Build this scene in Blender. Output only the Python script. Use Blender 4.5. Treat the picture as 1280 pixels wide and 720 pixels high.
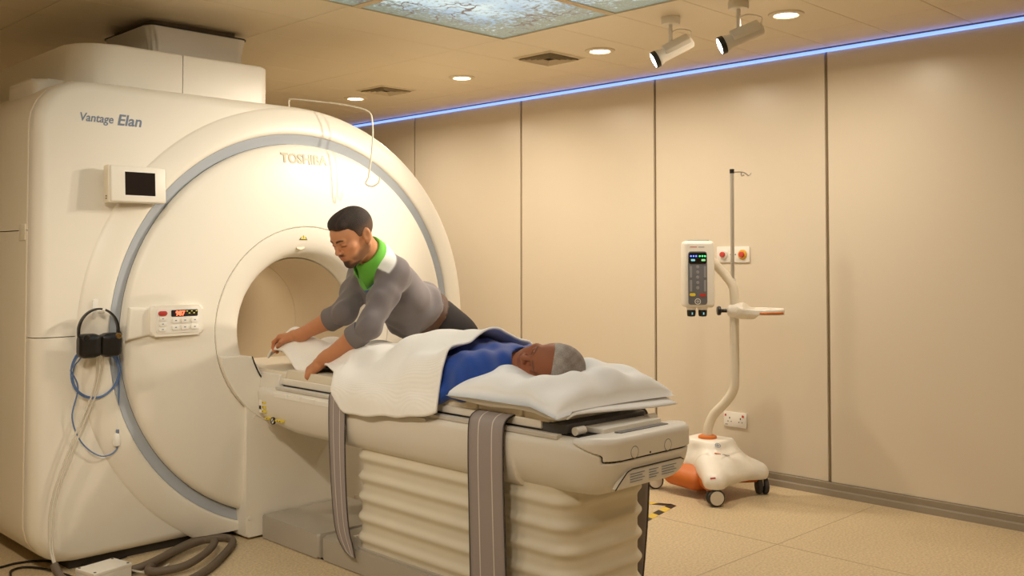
import bpy, bmesh, math, random
import numpy as np
from mathutils import Vector, Matrix

# ------------------------------------------------------------------ camera, world, exposure
scene = bpy.context.scene
for o in list(bpy.data.objects):
    bpy.data.objects.remove(o)
COL = scene.collection

cam_data = bpy.data.cameras.new('camera')
cam = bpy.data.objects.new('camera', cam_data)
COL.objects.link(cam)
cam_data.sensor_width = 36.0
cam_data.lens = 36.0 * 1228.0 / 1280.0
cam_data.shift_y = (284.0 - 360.0) / 1280.0
cam_data.clip_start = 0.05
cam.location = (0.0, 0.0, 1.30)
AX = math.radians(45.2786)            # heading of the lens, counter-clockwise from +X
PITCH = math.radians(1.7724)
cam.rotation_euler = (math.pi / 2 + PITCH, 0.0, AX - math.pi / 2)
scene.camera = cam

world = bpy.data.worlds.new('room_air')
scene.world = world
world.use_nodes = True
world.node_tree.nodes['Background'].inputs[0].default_value = (1.0, 0.86, 0.68, 1)
world.node_tree.nodes['Background'].inputs[1].default_value = 0.02

scene.view_settings.view_transform = 'Standard'
scene.view_settings.look = 'None'
scene.view_settings.gamma = 1.0
scene.view_settings.use_curve_mapping = False
scene.view_settings.exposure = 0.0

WARM = (1.0, 0.87, 0.70)              # colour of the halogen lamps
DOWNLIGHT_W = 13.0                    # power of each recessed ceiling lamp
SPOT_W = 84.0                        # power of each ceiling spot
BORE_W = 1.1                          # power of the fill strip added inside the bore
PANEL_E = 0.95                        # brightness of the backlit ceiling picture

rng = random.Random(7)

# ------------------------------------------------------------------ materials
def S(r, g, b):
    def c(u):
        u /= 255.0
        return u / 12.92 if u <= 0.04045 else ((u + 0.055) / 1.055) ** 2.4
    return (c(r), c(g), c(b), 1.0)

MATS = {}
def mat(name, col, rough=0.5, metal=0.0, var=0.04, scale=6.0, bump=0.0, bscale=60.0, coat=0.0, emit=None,
        estr=0.0, spec=0.5, trans=0.0, alpha=1.0, vcol=False, sheen=0.0):
    if name in MATS:
        return MATS[name]
    m = bpy.data.materials.new(name)
    m.use_nodes = True
    nt = m.node_tree
    b = nt.nodes['Principled BSDF']
    b.inputs['Roughness'].default_value = rough
    b.inputs['Metallic'].default_value = metal
    b.inputs['Specular IOR Level'].default_value = spec
    b.inputs['Coat Weight'].default_value = coat
    b.inputs['Transmission Weight'].default_value = trans
    b.inputs['Alpha'].default_value = alpha
    b.inputs['Sheen Weight'].default_value = sheen
    tc = nt.nodes.new('ShaderNodeTexCoord')
    n = nt.nodes.new('ShaderNodeTexNoise')
    n.inputs['Scale'].default_value = scale
    n.inputs['Detail'].default_value = 3
    nt.links.new(tc.outputs['Object'], n.inputs['Vector'])
    mr = nt.nodes.new('ShaderNodeMapRange')
    mr.inputs[3].default_value = 1.0 - var
    mr.inputs[4].default_value = 1.0 + var
    nt.links.new(n.outputs['Fac'], mr.inputs[0])
    mul = nt.nodes.new('ShaderNodeMix')
    mul.data_type = 'RGBA'
    mul.blend_type = 'MULTIPLY'
    mul.inputs[0].default_value = 1.0
    if vcol:
        at = nt.nodes.new('ShaderNodeAttribute')
        at.attribute_name = 'Col'
        nt.links.new(at.outputs['Color'], mul.inputs[6])
    else:
        mul.inputs[6].default_value = col
    nt.links.new(mr.outputs[0], mul.inputs[7])
    nt.links.new(mul.outputs[2], b.inputs['Base Color'])
    if bump > 0:
        n2 = nt.nodes.new('ShaderNodeTexNoise')
        n2.inputs['Scale'].default_value = bscale
        n2.inputs['Detail'].default_value = 4
        nt.links.new(tc.outputs['Object'], n2.inputs['Vector'])
        bp = nt.nodes.new('ShaderNodeBump')
        bp.inputs['Strength'].default_value = bump
        bp.inputs['Distance'].default_value = 0.004
        nt.links.new(n2.outputs['Fac'], bp.inputs['Height'])
        nt.links.new(bp.outputs['Normal'], b.inputs['Normal'])
    if emit:
        b.inputs['Emission Color'].default_value = emit
        b.inputs['Emission Strength'].default_value = estr
    MATS[name] = m
    return m

# ------------------------------------------------------------------ objects
def wm(o):
    m = o.matrix_basis.copy()
    if o.parent:
        m = wm(o.parent) @ o.matrix_parent_inverse @ m
    return m

def par(o, p):
    o.parent = p
    o.matrix_parent_inverse = wm(p).inverted()

def tag(o, label=None, cat=None, group=None, kind=None):
    if label: o['label'] = label
    if cat: o['category'] = cat
    if group: o['group'] = group
    if kind: o['kind'] = kind
    return o

def thing(name, label, cat, loc=(0, 0, 0), group=None):
    o = bpy.data.objects.new(name, None)
    o.empty_display_size = 0.05
    o.location = loc
    COL.objects.link(o)
    return tag(o, label, cat, group)

def link(name, me, material, parent=None, smooth=True):
    o = bpy.data.objects.new(name, me)
    COL.objects.link(o)
    if material is not None:
        if isinstance(material, (list, tuple)):
            for mm in material: me.materials.append(mm)
        else:
            me.materials.append(material)
    if smooth:
        me.polygons.foreach_set('use_smooth', [True] * len(me.polygons))
    if parent: par(o, parent)
    return o

def sharp(me, deg=35):
    """mark edges sharper than deg so that smooth shading keeps the creases"""
    try:
        me.set_sharp_from_angle(angle=math.radians(deg))
    except Exception:
        pass

def pyobj(name, verts, faces, material, parent=None, smooth=True, crease=35):
    me = bpy.data.meshes.new(name)
    me.from_pydata([tuple(v) for v in verts], [], [tuple(f) for f in faces])
    me.validate()
    me.update()
    o = link(name, me, material, parent, smooth)
    if smooth and crease: sharp(me, crease)
    return o

def bmobj(name, bm, material, parent=None, smooth=True, crease=35):
    bmesh.ops.recalc_face_normals(bm, faces=bm.faces)
    me = bpy.data.meshes.new(name)
    bm.to_mesh(me)
    bm.free()
    o = link(name, me, material, parent, smooth)
    if smooth and crease: sharp(me, crease)
    return o

def bm_box(x0, x1, y0, y1, z0, z1, bevel=0.0, seg=3, M=None):
    bm = bmesh.new()
    bmesh.ops.create_cube(bm, size=1.0)
    bmesh.ops.transform(bm, matrix=Matrix.Translation(((x0 + x1) / 2, (y0 + y1) / 2, (z0 + z1) / 2)) @
                        Matrix.Diagonal((x1 - x0, y1 - y0, z1 - z0, 1)), verts=bm.verts)
    if bevel > 0:
        bmesh.ops.bevel(bm, geom=list(bm.edges), offset=bevel, segments=seg, affect='EDGES', profile=0.5)
    if M is not None:
        bmesh.ops.transform(bm, matrix=M, verts=bm.verts)
    return bm

def box(name, x0, x1, y0, y1, z0, z1, material, parent=None, bevel=0.0, seg=3, M=None):
    return bmobj(name, bm_box(x0, x1, y0, y1, z0, z1, bevel, seg, M), material, parent)

def prism(name, pts, axis, d0, d1, material, parent=None, bevel=0.0, seg=3, crease=35, M=None):
    """closed 2D outline extruded along an axis; pts are the two remaining coordinates in order"""
    bm = bmesh.new()
    def put(p, d):
        if axis == 'y': return (p[0], d, p[1])
        if axis == 'x': return (d, p[0], p[1])
        return (p[0], p[1], d)
    a = [bm.verts.new(put(p, d0)) for p in pts]
    b = [bm.verts.new(put(p, d1)) for p in pts]
    f0 = bm.faces.new(a)
    f1 = bm.faces.new(b[::-1])
    n = len(pts)
    for i in range(n):
        bm.faces.new((a[i], b[i], b[(i + 1) % n], a[(i + 1) % n]))
    if bevel > 0:
        es = list(f0.edges) + list(f1.edges)
        bmesh.ops.bevel(bm, geom=es, offset=bevel, segments=seg, affect='EDGES', profile=0.5, clamp_overlap=True)
    if M is not None:
        bmesh.ops.transform(bm, matrix=M, verts=bm.verts)
    return bmobj(name, bm, material, parent, crease=crease)

def rrect(x0, x1, y0, y1, r, n=6):
    """rounded rectangle outline; r is one radius or four (bl, br, tr, tl)"""
    if not isinstance(r, (list, tuple)): r = (r,) * 4
    out = []
    for (cx, cy, a0, rr) in ((x0 + r[0], y0 + r[0], 180, r[0]), (x1 - r[1], y0 + r[1], 270, r[1]),
                             (x1 - r[2], y1 - r[2], 0, r[2]), (x0 + r[3], y1 - r[3], 90, r[3])):
        for i in range(n + 1):
            a = math.radians(a0 + 90 * i / n)
            out.append((cx + rr * math.cos(a), cy + rr * math.sin(a)))
    return out

def clip_poly(pts, f):
    """keep the part of a closed outline where f(p) >= 0"""
    out = []
    n = len(pts)
    for i in range(n):
        p, q = pts[i], pts[(i + 1) % n]
        a, b = f(p), f(q)
        if a >= 0: out.append(p)
        if a * b < 0:
            t = a / (a - b)
            out.append(tuple(p[k] + t * (q[k] - p[k]) for k in range(2)))
    return out

def spline(pts, n=8, closed=False):
    """Catmull-Rom through the points"""
    P = [Vector(p) for p in pts]
    out = []
    m = len(P)
    rngi = range(m if closed else m - 1)
    for i in rngi:
        p1, p2 = P[i], P[(i + 1) % m]
        p0 = P[i - 1] if (closed or i > 0) else p1 + (p1 - p2)
        p3 = P[(i + 2) % m] if (closed or i + 2 < m) else p2 + (p2 - p1)
        for k in range(n):
            t = k / n
            out.append(0.5 * ((2 * p1) + (-p0 + p2) * t + (2 * p0 - 5 * p1 + 4 * p2 - p3) * t * t +
                              (-p0 + 3 * p1 - 3 * p2 + p3) * t ** 3))
    if not closed: out.append(P[-1].copy())
    return out

def tube_data(path, r, seg=8, closed=False, flat=None):
    """tube round a polyline; r a number or a list; flat=(w, h, upvec) gives a flat band"""
    P = [Vector(p) for p in path]
    n = len(P)
    rs = r if isinstance(r, (list, tuple)) else [r] * n
    tang = []
    for i in range(n):
        a = P[(i - 1) % n] if (closed or i > 0) else P[i]
        b = P[(i + 1) % n] if (closed or i < n - 1) else P[i]
        t = (b - a)
        tang.append(t.normalized() if t.length > 1e-9 else Vector((0, 0, 1)))
    u = tang[0].orthogonal().normalized()
    verts, faces = [], []
    for i in range(n):
        t = tang[i]
        u = (u - t * u.dot(t))
        u = u.normalized() if u.length > 1e-6 else t.orthogonal().normalized()
        w = t.cross(u)
        for k in range(seg):
            a = 2 * math.pi * k / seg
            verts.append(P[i] + (u * math.cos(a) + w * math.sin(a)) * rs[i])
    m = n if closed else n - 1
    for i in range(m):
        j = (i + 1) % n
        for k in range(seg):
            k2 = (k + 1) % seg
            faces.append((i * seg + k, i * seg + k2, j * seg + k2, j * seg + k))
    if not closed:
        faces.append(tuple(range(seg))[::-1])
        faces.append(tuple((n - 1) * seg + k for k in range(seg)))
    return verts, faces

def tube(name, path, r, material, parent=None, seg=8, closed=False):
    v, f = tube_data(path, r, seg, closed)
    return pyobj(name, v, f, material, parent, crease=50)

def lathe_data(profile, c, axis, seg=48, a0=0.0, a1=360.0):
    """profile: (radius, height along axis); c: origin; axis 'x','y','z'"""
    verts, faces = [], []
    full = abs(a1 - a0) >= 359.9
    m = seg if full else seg + 1
    for (r, h) in profile:
        for k in range(m):
            a = math.radians(a0 + (a1 - a0) * k / seg)
            p, q = r * math.cos(a), r * math.sin(a)
            if axis == 'y': verts.append((c[0] + p, c[1] + h, c[2] + q))
            elif axis == 'x': verts.append((c[0] + h, c[1] + p, c[2] + q))
            else: verts.append((c[0] + p, c[1] + q, c[2] + h))
    for i in range(len(profile) - 1):
        for k in range(m if full else m - 1):
            k2 = (k + 1) % m
            faces.append((i * m + k, i * m + k2, (i + 1) * m + k2, (i + 1) * m + k))
    return verts, faces

def lathe(name, profile, c, axis, material, parent=None, seg=48, M=None, crease=40, clip=None, caps=True):
    v, f = lathe_data(profile, c, axis, seg)
    bm = bmesh.new()
    bv = [bm.verts.new(p) for p in v]
    for q in f:
        try: bm.faces.new([bv[i] for i in q])
        except ValueError: pass
    if caps:
        n = len(profile)
        for i in (0, n - 1):
            if profile[i][0] > 1e-5:
                try: bm.faces.new([bv[i * seg + k] for k in range(seg)])
                except ValueError: pass
    bmesh.ops.remove_doubles(bm, verts=bm.verts, dist=1e-6)
    if clip:
        for (co, no) in clip:
            bmesh.ops.bisect_plane(bm, geom=list(bm.verts) + list(bm.edges) + list(bm.faces), plane_co=co,
                                   plane_no=no, clear_outer=True)
    if M is not None:
        bmesh.ops.transform(bm, matrix=M, verts=bm.verts)
    return bmobj(name, bm, material, parent, crease=crease)

def text(name, body, size, M, material, parent=None, extrude=0.0006, shear=0.0, align='LEFT', offset=0.0, xs=1.0):
    cu = bpy.data.curves.new(name, 'FONT')
    cu.body = body
    cu.size = size
    cu.extrude = extrude
    cu.shear = shear
    cu.align_x = align
    cu.offset = offset
    cu.resolution_u = 3
    t = bpy.data.objects.new('tmp', cu)
    COL.objects.link(t)
    dg = bpy.context.evaluated_depsgraph_get()
    me = bpy.data.meshes.new_from_object(t.evaluated_get(dg))
    bpy.data.objects.remove(t)
    me.transform(M @ Matrix.Diagonal((xs, 1, 1, 1)))
    me.materials.clear()
    return link(name, me, material, parent, smooth=False)

def face_matrix(origin, right, up):
    r = Vector(right).normalized()
    u = Vector(up).normalized()
    n = r.cross(u)
    return Matrix(((r.x, u.x, n.x, origin[0]), (r.y, u.y, n.y, origin[1]), (r.z, u.z, n.z, origin[2]), (0, 0, 0, 1)))

def grid_obj(name, rows, material, parent=None, thick=0.0, closed_u=False, crease=None):
    """rows: list of equally long lists of points; thick adds a real second skin along the normals"""
    A = np.array([[tuple(p) for p in r] for r in rows], float)
    n, m = A.shape[:2]
    verts = [tuple(p) for p in A.reshape(-1, 3)]
    faces = []
    for i in range(n - 1):
        for j in range(m - 1 if not closed_u else m):
            j2 = (j + 1) % m
            faces.append((i * m + j, i * m + j2, (i + 1) * m + j2, (i + 1) * m + j))
    if thick:
        du = np.gradient(A, axis=0)
        dv = np.gradient(A, axis=1)
        N = np.cross(du, dv)
        N /= np.linalg.norm(N, axis=2, keepdims=True) + 1e-12
        B = A - N * thick
        o = len(verts)
        verts += [tuple(p) for p in B.reshape(-1, 3)]
        faces += [tuple(o + k for k in f[::-1]) for f in list(faces)]
        ring = [j for j in range(m)] + [i * m + m - 1 for i in range(1, n)] + \
               [(n - 1) * m + j for j in range(m - 2, -1, -1)] + [i * m for i in range(n - 2, 0, -1)]
        for a, b in zip(ring, ring[1:] + ring[:1]):
            faces.append((b, a, o + a, o + b))
    return pyobj(name, verts, faces, material, parent, crease=crease)

# ------------------------------------------------------------------ smooth solids from distance fields
class Field:
    def __init__(self, lo, hi, h):
        self.lo = np.array(lo, float)
        self.h = h
        self.n = np.ceil((np.array(hi, float) - self.lo) / h).astype(int) + 1
        self.ax = [(self.lo[i] + np.arange(self.n[i]) * h).astype(np.float32) for i in range(3)]
        self.v = np.full(tuple(self.n), 0.2, np.float32)

    def _sl(self, lo, hi):
        a = np.clip(np.floor((np.array(lo) - self.lo) / self.h).astype(int), 0, self.n - 1)
        b = np.clip(np.ceil((np.array(hi) - self.lo) / self.h).astype(int) + 1, 1, self.n)
        return tuple(slice(a[i], max(b[i], a[i] + 1)) for i in range(3))

    def pts(self, s):
        return np.meshgrid(self.ax[0][s[0]], self.ax[1][s[1]], self.ax[2][s[2]], indexing='ij', sparse=False)

    def op(self, fn, lo, hi, k=0.0, mode='u'):
        pad = max(k, 0.0) + 4 * self.h + 0.012
        s = self._sl(np.array(lo) - pad, np.array(hi) + pad)
        X, Y, Z = self.pts(s)
        d = fn(X, Y, Z).astype(np.float32)
        a = self.v[s]
        if mode == 's': d = -d
        if mode == 'u':
            if k > 0:
                hh = np.clip(k - np.abs(a - d), 0, None) / k
                self.v[s] = np.minimum(a, d) - hh * hh * k * 0.25
            else:
                self.v[s] = np.minimum(a, d)
        else:
            if k > 0:
                hh = np.clip(k - np.abs(a - d), 0, None) / k
                self.v[s] = np.maximum(a, d) + hh * hh * k * 0.25
            else:
                self.v[s] = np.maximum(a, d)

    def cap(self, a, b, ra, rb=None, k=0.0, mode='u', fr=None):
        rb = ra if rb is None else rb
        if fr is not None: a, b = fr.w(a), fr.w(b)
        a, b = np.array(a, float), np.array(b, float)
        ab = b - a
        L = max(float(ab @ ab), 1e-9)
        def fn(X, Y, Z):
            px, py, pz = X - a[0], Y - a[1], Z - a[2]
            t = np.clip((px * ab[0] + py * ab[1] + pz * ab[2]) / L, 0, 1)
            return np.sqrt((px - t * ab[0]) ** 2 + (py - t * ab[1]) ** 2 + (pz - t * ab[2]) ** 2) - (ra + t * (rb - ra))
        r = max(ra, rb)
        self.op(fn, np.minimum(a, b) - r, np.maximum(a, b) + r, k, mode)

    def chain(self, pts, rs, k=0.01, fr=None):
        for i in range(len(pts) - 1):
            self.cap(pts[i], pts[i + 1], rs[i], rs[i + 1], k, 'u', fr)

    def ell(self, c, r, k=0.0, mode='u', fr=None, rot=None):
        """ellipsoid; fr a Frame for c, rot an extra 3x3 rotation for its axes"""
        R = np.eye(3)
        if fr is not None:
            c = fr.w(c)
            R = fr.R.copy()
        if rot is not None: R = R @ np.array(rot)
        c = np.array(c, float)
        r = np.array(r, float)
        ext = np.sqrt(((R * r[None, :]) ** 2).sum(1))
        def fn(X, Y, Z):
            d = (X - c[0], Y - c[1], Z - c[2])
            q = [d[0] * R[0, i] + d[1] * R[1, i] + d[2] * R[2, i] for i in range(3)]
            k0 = np.sqrt(sum((q[i] / r[i]) ** 2 for i in range(3)))
            k1 = np.sqrt(sum((q[i] / r[i] ** 2) ** 2 for i in range(3)))
            return k0 * (k0 - 1) / np.maximum(k1, 1e-6)
        self.op(fn, c - ext, c + ext, k, mode)

    def rbox(self, c, half, r, k=0.0, mode='u', fr=None):
        R = np.eye(3)
        if fr is not None:
            c = fr.w(c)
            R = fr.R
        c = np.array(c, float)
        half = np.array(half, float)
        ext = (np.abs(R) * half[None, :]).sum(1)
        def fn(X, Y, Z):
            d = (X - c[0], Y - c[1], Z - c[2])
            q = [np.abs(d[0] * R[0, i] + d[1] * R[1, i] + d[2] * R[2, i]) - (half[i] - r) for i in range(3)]
            o = np.sqrt(sum(np.maximum(t, 0) ** 2 for t in q))
            return o + np.minimum(np.maximum(np.maximum(q[0], q[1]), q[2]), 0) - r
        self.op(fn, c - ext, c + ext, k, mode)

    def clip(self, fn):
        """keep where fn <= 0"""
        X, Y, Z = self.pts((slice(None),) * 3)
        self.v = np.maximum(self.v, fn(X, Y, Z).astype(np.float32))

    def warp(self, fn):
        X, Y, Z = self.pts((slice(None),) * 3)
        self.v = self.v + fn(X, Y, Z).astype(np.float32)

    def mesh(self):
        v = self.v
        v[0], v[-1], v[:, 0], v[:, -1], v[:, :, 0], v[:, :, -1] = 0.2, 0.2, 0.2, 0.2, 0.2, 0.2
        ins = v < 0
        c = np.zeros(tuple(self.n - 1), np.int8)
        for dx in (0, 1):
            for dy in (0, 1):
                for dz in (0, 1):
                    c += ins[dx:dx + self.n[0] - 1, dy:dy + self.n[1] - 1, dz:dz + self.n[2] - 1]
        act = np.argwhere((c > 0) & (c < 8))
        idx = np.full(c.shape, -1, np.int64)
        idx[act[:, 0], act[:, 1], act[:, 2]] = np.arange(len(act))
        acc = np.zeros((len(act), 3))
        cnt = np.zeros(len(act))
        corners = [(0, 0, 0), (1, 0, 0), (0, 1, 0), (1, 1, 0), (0, 0, 1), (1, 0, 1), (0, 1, 1), (1, 1, 1)]
        val = [v[act[:, 0] + q[0], act[:, 1] + q[1], act[:, 2] + q[2]] for q in corners]
        for i in range(8):
            for ax in range(3):
                if corners[i][ax] == 0:
                    q = list(corners[i])
                    q[ax] = 1
                    j = corners.index(tuple(q))
                    a, b = val[i], val[j]
                    m = (a < 0) != (b < 0)
                    t = np.where(m, a / np.where(m, a - b, 1), 0)
                    p = np.array(corners[i], float)[None, :].repeat(len(act), 0)
                    p[:, ax] += t
                    acc[m] += p[m]
                    cnt[m] += 1
        V = self.lo + (act + acc / np.maximum(cnt, 1)[:, None]) * self.h
        F = []
        for ax in range(3):
            sl0 = [slice(None)] * 3
            sl1 = [slice(None)] * 3
            sl0[ax] = slice(0, -1)
            sl1[ax] = slice(1, None)
            a, b = ins[tuple(sl0)], ins[tuple(sl1)]
            e = np.argwhere(a != b)
            u, w = (ax + 1) % 3, (ax + 2) % 3
            ok = (e[:, u] > 0) & (e[:, w] > 0) & (e[:, u] < self.n[u] - 1) & (e[:, w] < self.n[w] - 1)
            e = e[ok]
            fl = a[e[:, 0], e[:, 1], e[:, 2]]
            def cell(du, dw):
                q = e.copy()
                q[:, u] += du
                q[:, w] += dw
                return idx[q[:, 0], q[:, 1], q[:, 2]]
            quad = np.stack([cell(-1, -1), cell(0, -1), cell(0, 0), cell(-1, 0)], 1)
            quad = np.where(fl[:, None], quad, quad[:, ::-1])
            F.append(quad)
        return V, np.concatenate(F) if F else np.zeros((0, 4), int)

def arr_obj(name, V, F, material, parent=None, cols=None, mi=None):
    me = bpy.data.meshes.new(name)
    me.vertices.add(len(V))
    me.vertices.foreach_set('co', np.asarray(V, np.float32).ravel())
    F = np.asarray(F)
    me.loops.add(F.size)
    me.loops.foreach_set('vertex_index', F.astype(np.int32).ravel())
    me.polygons.add(len(F))
    me.polygons.foreach_set('loop_start', np.arange(0, F.size, F.shape[1], dtype=np.int32))
    me.update(calc_edges=True)
    me.validate()
    if cols is not None:
        at = me.color_attributes.new('Col', 'FLOAT_COLOR', 'POINT')
        c = np.ones((len(V), 4), np.float32)
        c[:, :3] = cols
        at.data.foreach_set('color', c.ravel())
    o = link(name, me, material, parent)
    if mi is not None:
        me.polygons.foreach_set('material_index', np.asarray(mi, np.int32))
    return o

def field_obj(name, fld, material, parent=None, colfn=None):
    V, F = fld.mesh()
    return arr_obj(name, V, F, material, parent, colfn(V) if colfn else None)

class Frame:
    """rigid frame: origin and three axes as columns"""
    def __init__(self, o, x, y, z):
        self.o = np.array(o, float)
        self.R = np.stack([np.array(x, float), np.array(y, float), np.array(z, float)], 1)
        self.R /= np.linalg.norm(self.R, axis=0, keepdims=True)
    def w(self, p):
        return self.o + self.R @ np.array(p, float)
    def l(self, P):
        return (np.asarray(P) - self.o) @ self.R
    @staticmethod
    def look(o, fwd, up):
        f = np.array(fwd, float); f /= np.linalg.norm(f)
        u = np.array(up, float); u -= f * (u @ f); u /= np.linalg.norm(u)
        return Frame(o, np.cross(f, u), f, u)      # x: to the right of the figure, y: forward, z: up

# ------------------------------------------------------------------ the room
XW, YB, ZC = 5.06, 7.70, 2.462
XL, YF = -1.9, -1.9
M_wall = mat('wall_panel_cream', S(222, 210, 190), rough=0.32, var=0.015, scale=1.2, bump=0.02, bscale=8)
M_wallb = mat('wall_paint_cream', S(205, 190, 160), rough=0.6, var=0.02, scale=1.5)
M_joint = mat('wall_joint_bronze', S(150, 135, 110), rough=0.35, metal=0.4)
M_base = mat('skirting_grey', S(150, 138, 120), rough=0.45)
M_ceil = mat('ceiling_metal_cream', S(236, 222, 194), rough=0.30, var=0.015, scale=2.0)
M_seam = mat('ceiling_seam_dark', S(120, 104, 78), rough=0.7)

def floor_material():
    m = bpy.data.materials.new('speckled_vinyl')
    m.use_nodes = True
    nt = m.node_tree
    b = nt.nodes['Principled BSDF']
    tc = nt.nodes.new('ShaderNodeTexCoord')
    n1 = nt.nodes.new('ShaderNodeTexNoise'); n1.inputs['Scale'].default_value = 95; n1.inputs['Detail'].default_value = 5
    n2 = nt.nodes.new('ShaderNodeTexNoise'); n2.inputs['Scale'].default_value = 1.6; n2.inputs['Detail'].default_value = 4
    v = nt.nodes.new('ShaderNodeTexVoronoi'); v.inputs['Scale'].default_value = 70
    r1 = nt.nodes.new('ShaderNodeValToRGB')
    r1.color_ramp.elements[0].position = 0.30; r1.color_ramp.elements[0].color = S(188, 166, 130)
    r1.color_ramp.elements[1].position = 0.72; r1.color_ramp.elements[1].color = S(226, 206, 168)
    r2 = nt.nodes.new('ShaderNodeValToRGB')
    r2.color_ramp.elements[0].position = 0.06; r2.color_ramp.elements[0].color = (0.62, 0.55, 0.45, 1)
    r2.color_ramp.elements[1].position = 0.16; r2.color_ramp.elements[1].color = (1, 1, 1, 1)
    r3 = nt.nodes.new('ShaderNodeMapRange'); r3.inputs[3].default_value = 0.9; r3.inputs[4].default_value = 1.08
    m1 = nt.nodes.new('ShaderNodeMix'); m1.data_type = 'RGBA'; m1.blend_type = 'MULTIPLY'; m1.inputs[0].default_value = 0.75
    m2 = nt.nodes.new('ShaderNodeMix'); m2.data_type = 'RGBA'; m2.blend_type = 'MULTIPLY'; m2.inputs[0].default_value = 1.0
    for nn in (n1, n2, v): nt.links.new(tc.outputs['Object'], nn.inputs['Vector'])
    nt.links.new(n1.outputs['Fac'], r1.inputs[0])
    nt.links.new(v.outputs['Distance'], r2.inputs[0])
    nt.links.new(n2.outputs['Fac'], r3.inputs[0])
    nt.links.new(r1.outputs[0], m1.inputs[6]); nt.links.new(r2.outputs[0], m1.inputs[7])
    nt.links.new(m1.outputs[2], m2.inputs[6]); nt.links.new(r3.outputs[0], m2.inputs[7])
    nt.links.new(m2.outputs[2], b.inputs['Base Color'])
    b.inputs['Roughness'].default_value = 0.42
    return m

def plane4(name, pts, material, parent=None):
    return pyobj(name, pts, [(0, 1, 2, 3)], material, parent, smooth=False)

floor = tag(box('floor', XL - .1, XW + .3, YF - .1, YB + .3, -0.12, 0.0, floor_material()), kind='structure')
# weld seams of the vinyl sheets
M_weld = mat('vinyl_weld', S(176, 158, 128), rough=0.6)
for (xa, ya, xb, yb) in ((3.02, 0.6, 3.02, 3.5), (4.02, 0.6, 4.02, 3.6), (2.0, 2.35, 5.0, 2.35), (2.0, 1.2, 5.0, 1.2)):
    w = 0.002
    if xa == xb: box('weld_seam', xa - w, xa + w, ya, yb, -0.002, 0.0006, M_weld, floor)
    else: box('weld_seam', xa, xb, ya - w, ya + w, -0.002, 0.0006, M_weld, floor)

wall_right = tag(box('wall_right', XW + .012, XW + .2, YF, YB, 0, ZC + .1, M_joint), kind='structure')
JY = [1.39 - 1.20 * 2, 1.39 - 1.20, 1.39, 2.631, 3.811, 5.017, 6.242, 7.46]
JY = [YF] + JY + [YB]
for a, b in zip(JY[:-1], JY[1:]):
    g = 0.009
    box('wall_panel', XW, XW + .016, a + g, b - g, 0.07, ZC - 0.020, M_wall, wall_right, bevel=0.002, seg=1)
wall_back = tag(box('wall_back', XL, XW + .2, YB, YB + .2, 0, ZC + .1, M_wallb), kind='structure')
wall_left = tag(box('wall_left', XL - .2, XL, YF - .2, YB + .2, 0, ZC + .1, M_wallb), kind='structure')
wall_front = tag(box('wall_front', XL, XW + .2, YF - .2, YF, 0, ZC + .1, M_wallb), kind='structure')
# skirting: an upright strip and a small cove at its foot
bs = tag(prism('baseboard_right', [(XW - .002, 0), (XW - .030, 0), (XW - .026, .030), (XW - .014, .036),
                                   (XW - .014, .066), (XW - .002, .070)], 'y', YF, YB, M_base, crease=20), kind='structure')
tag(box('baseboard_back', XL, XW - .03, YB - .014, YB, 0, .07, M_base), kind='structure')

# ceiling of metal planks with thin open joints
ceiling = tag(box('ceiling', XL, XW + .2, YF, YB, ZC + .012, ZC + .2, M_seam), kind='structure')
PX, PY = 0.985, 0.3795
xs = [3.62 + PX * k for k in range(-6, 2)] + [XW - .005]
ys = [2.97 + PY * k for k in range(-12, 13)]
ys = [y for y in ys if YF < y < YB]
ys = [YF] + ys + [YB]
xs = [XL] + [x for x in xs if x > XL + .05]
me_cache = {}
for i in range(len(xs) - 1):
    for j in range(len(ys) - 1):
        x0, x1, y0, y1 = xs[i], xs[i + 1], ys[j], ys[j + 1]
        cx, cy = (x0 + x1) / 2, (y0 + y1) / 2
        if 0.66 < cx < 3.62 and 1.4 < cy < 3.73: continue          # opening of the picture panels
        if x0 > 4.5: x1 = XW - 0.03
        g = 0.0016
        key = (round(x1 - x0, 3), round(y1 - y0, 3))
        if key not in me_cache:
            bm = bm_box(-(x1 - x0) / 2 + g, (x1 - x0) / 2 - g, -(y1 - y0) / 2 + g, (y1 - y0) / 2 - g, 0, .014, .0012, 1)
            me = bpy.data.meshes.new('ceiling_plank'); bm.to_mesh(me); bm.free()
            me.materials.append(M_ceil); me_cache[key] = me
        o = bpy.data.objects.new('ceiling_plank', me_cache[key]); COL.objects.link(o)
        o.location = ((x0 + x1) / 2, cy, ZC); par(o, ceiling)

# recessed blue light strip where the panelled wall meets the ceiling
M_led = mat('blue_light_strip', S(90, 120, 255), rough=0.4, emit=(0.20, 0.33, 1.0, 1), estr=1.9)
led = box('light_strip', XW - .010, XW + .012, YF, YB, ZC - .018, ZC - .004, M_led)
tag(led, 'glowing blue light strip running along the top of the panelled wall', 'light strip')

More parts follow.
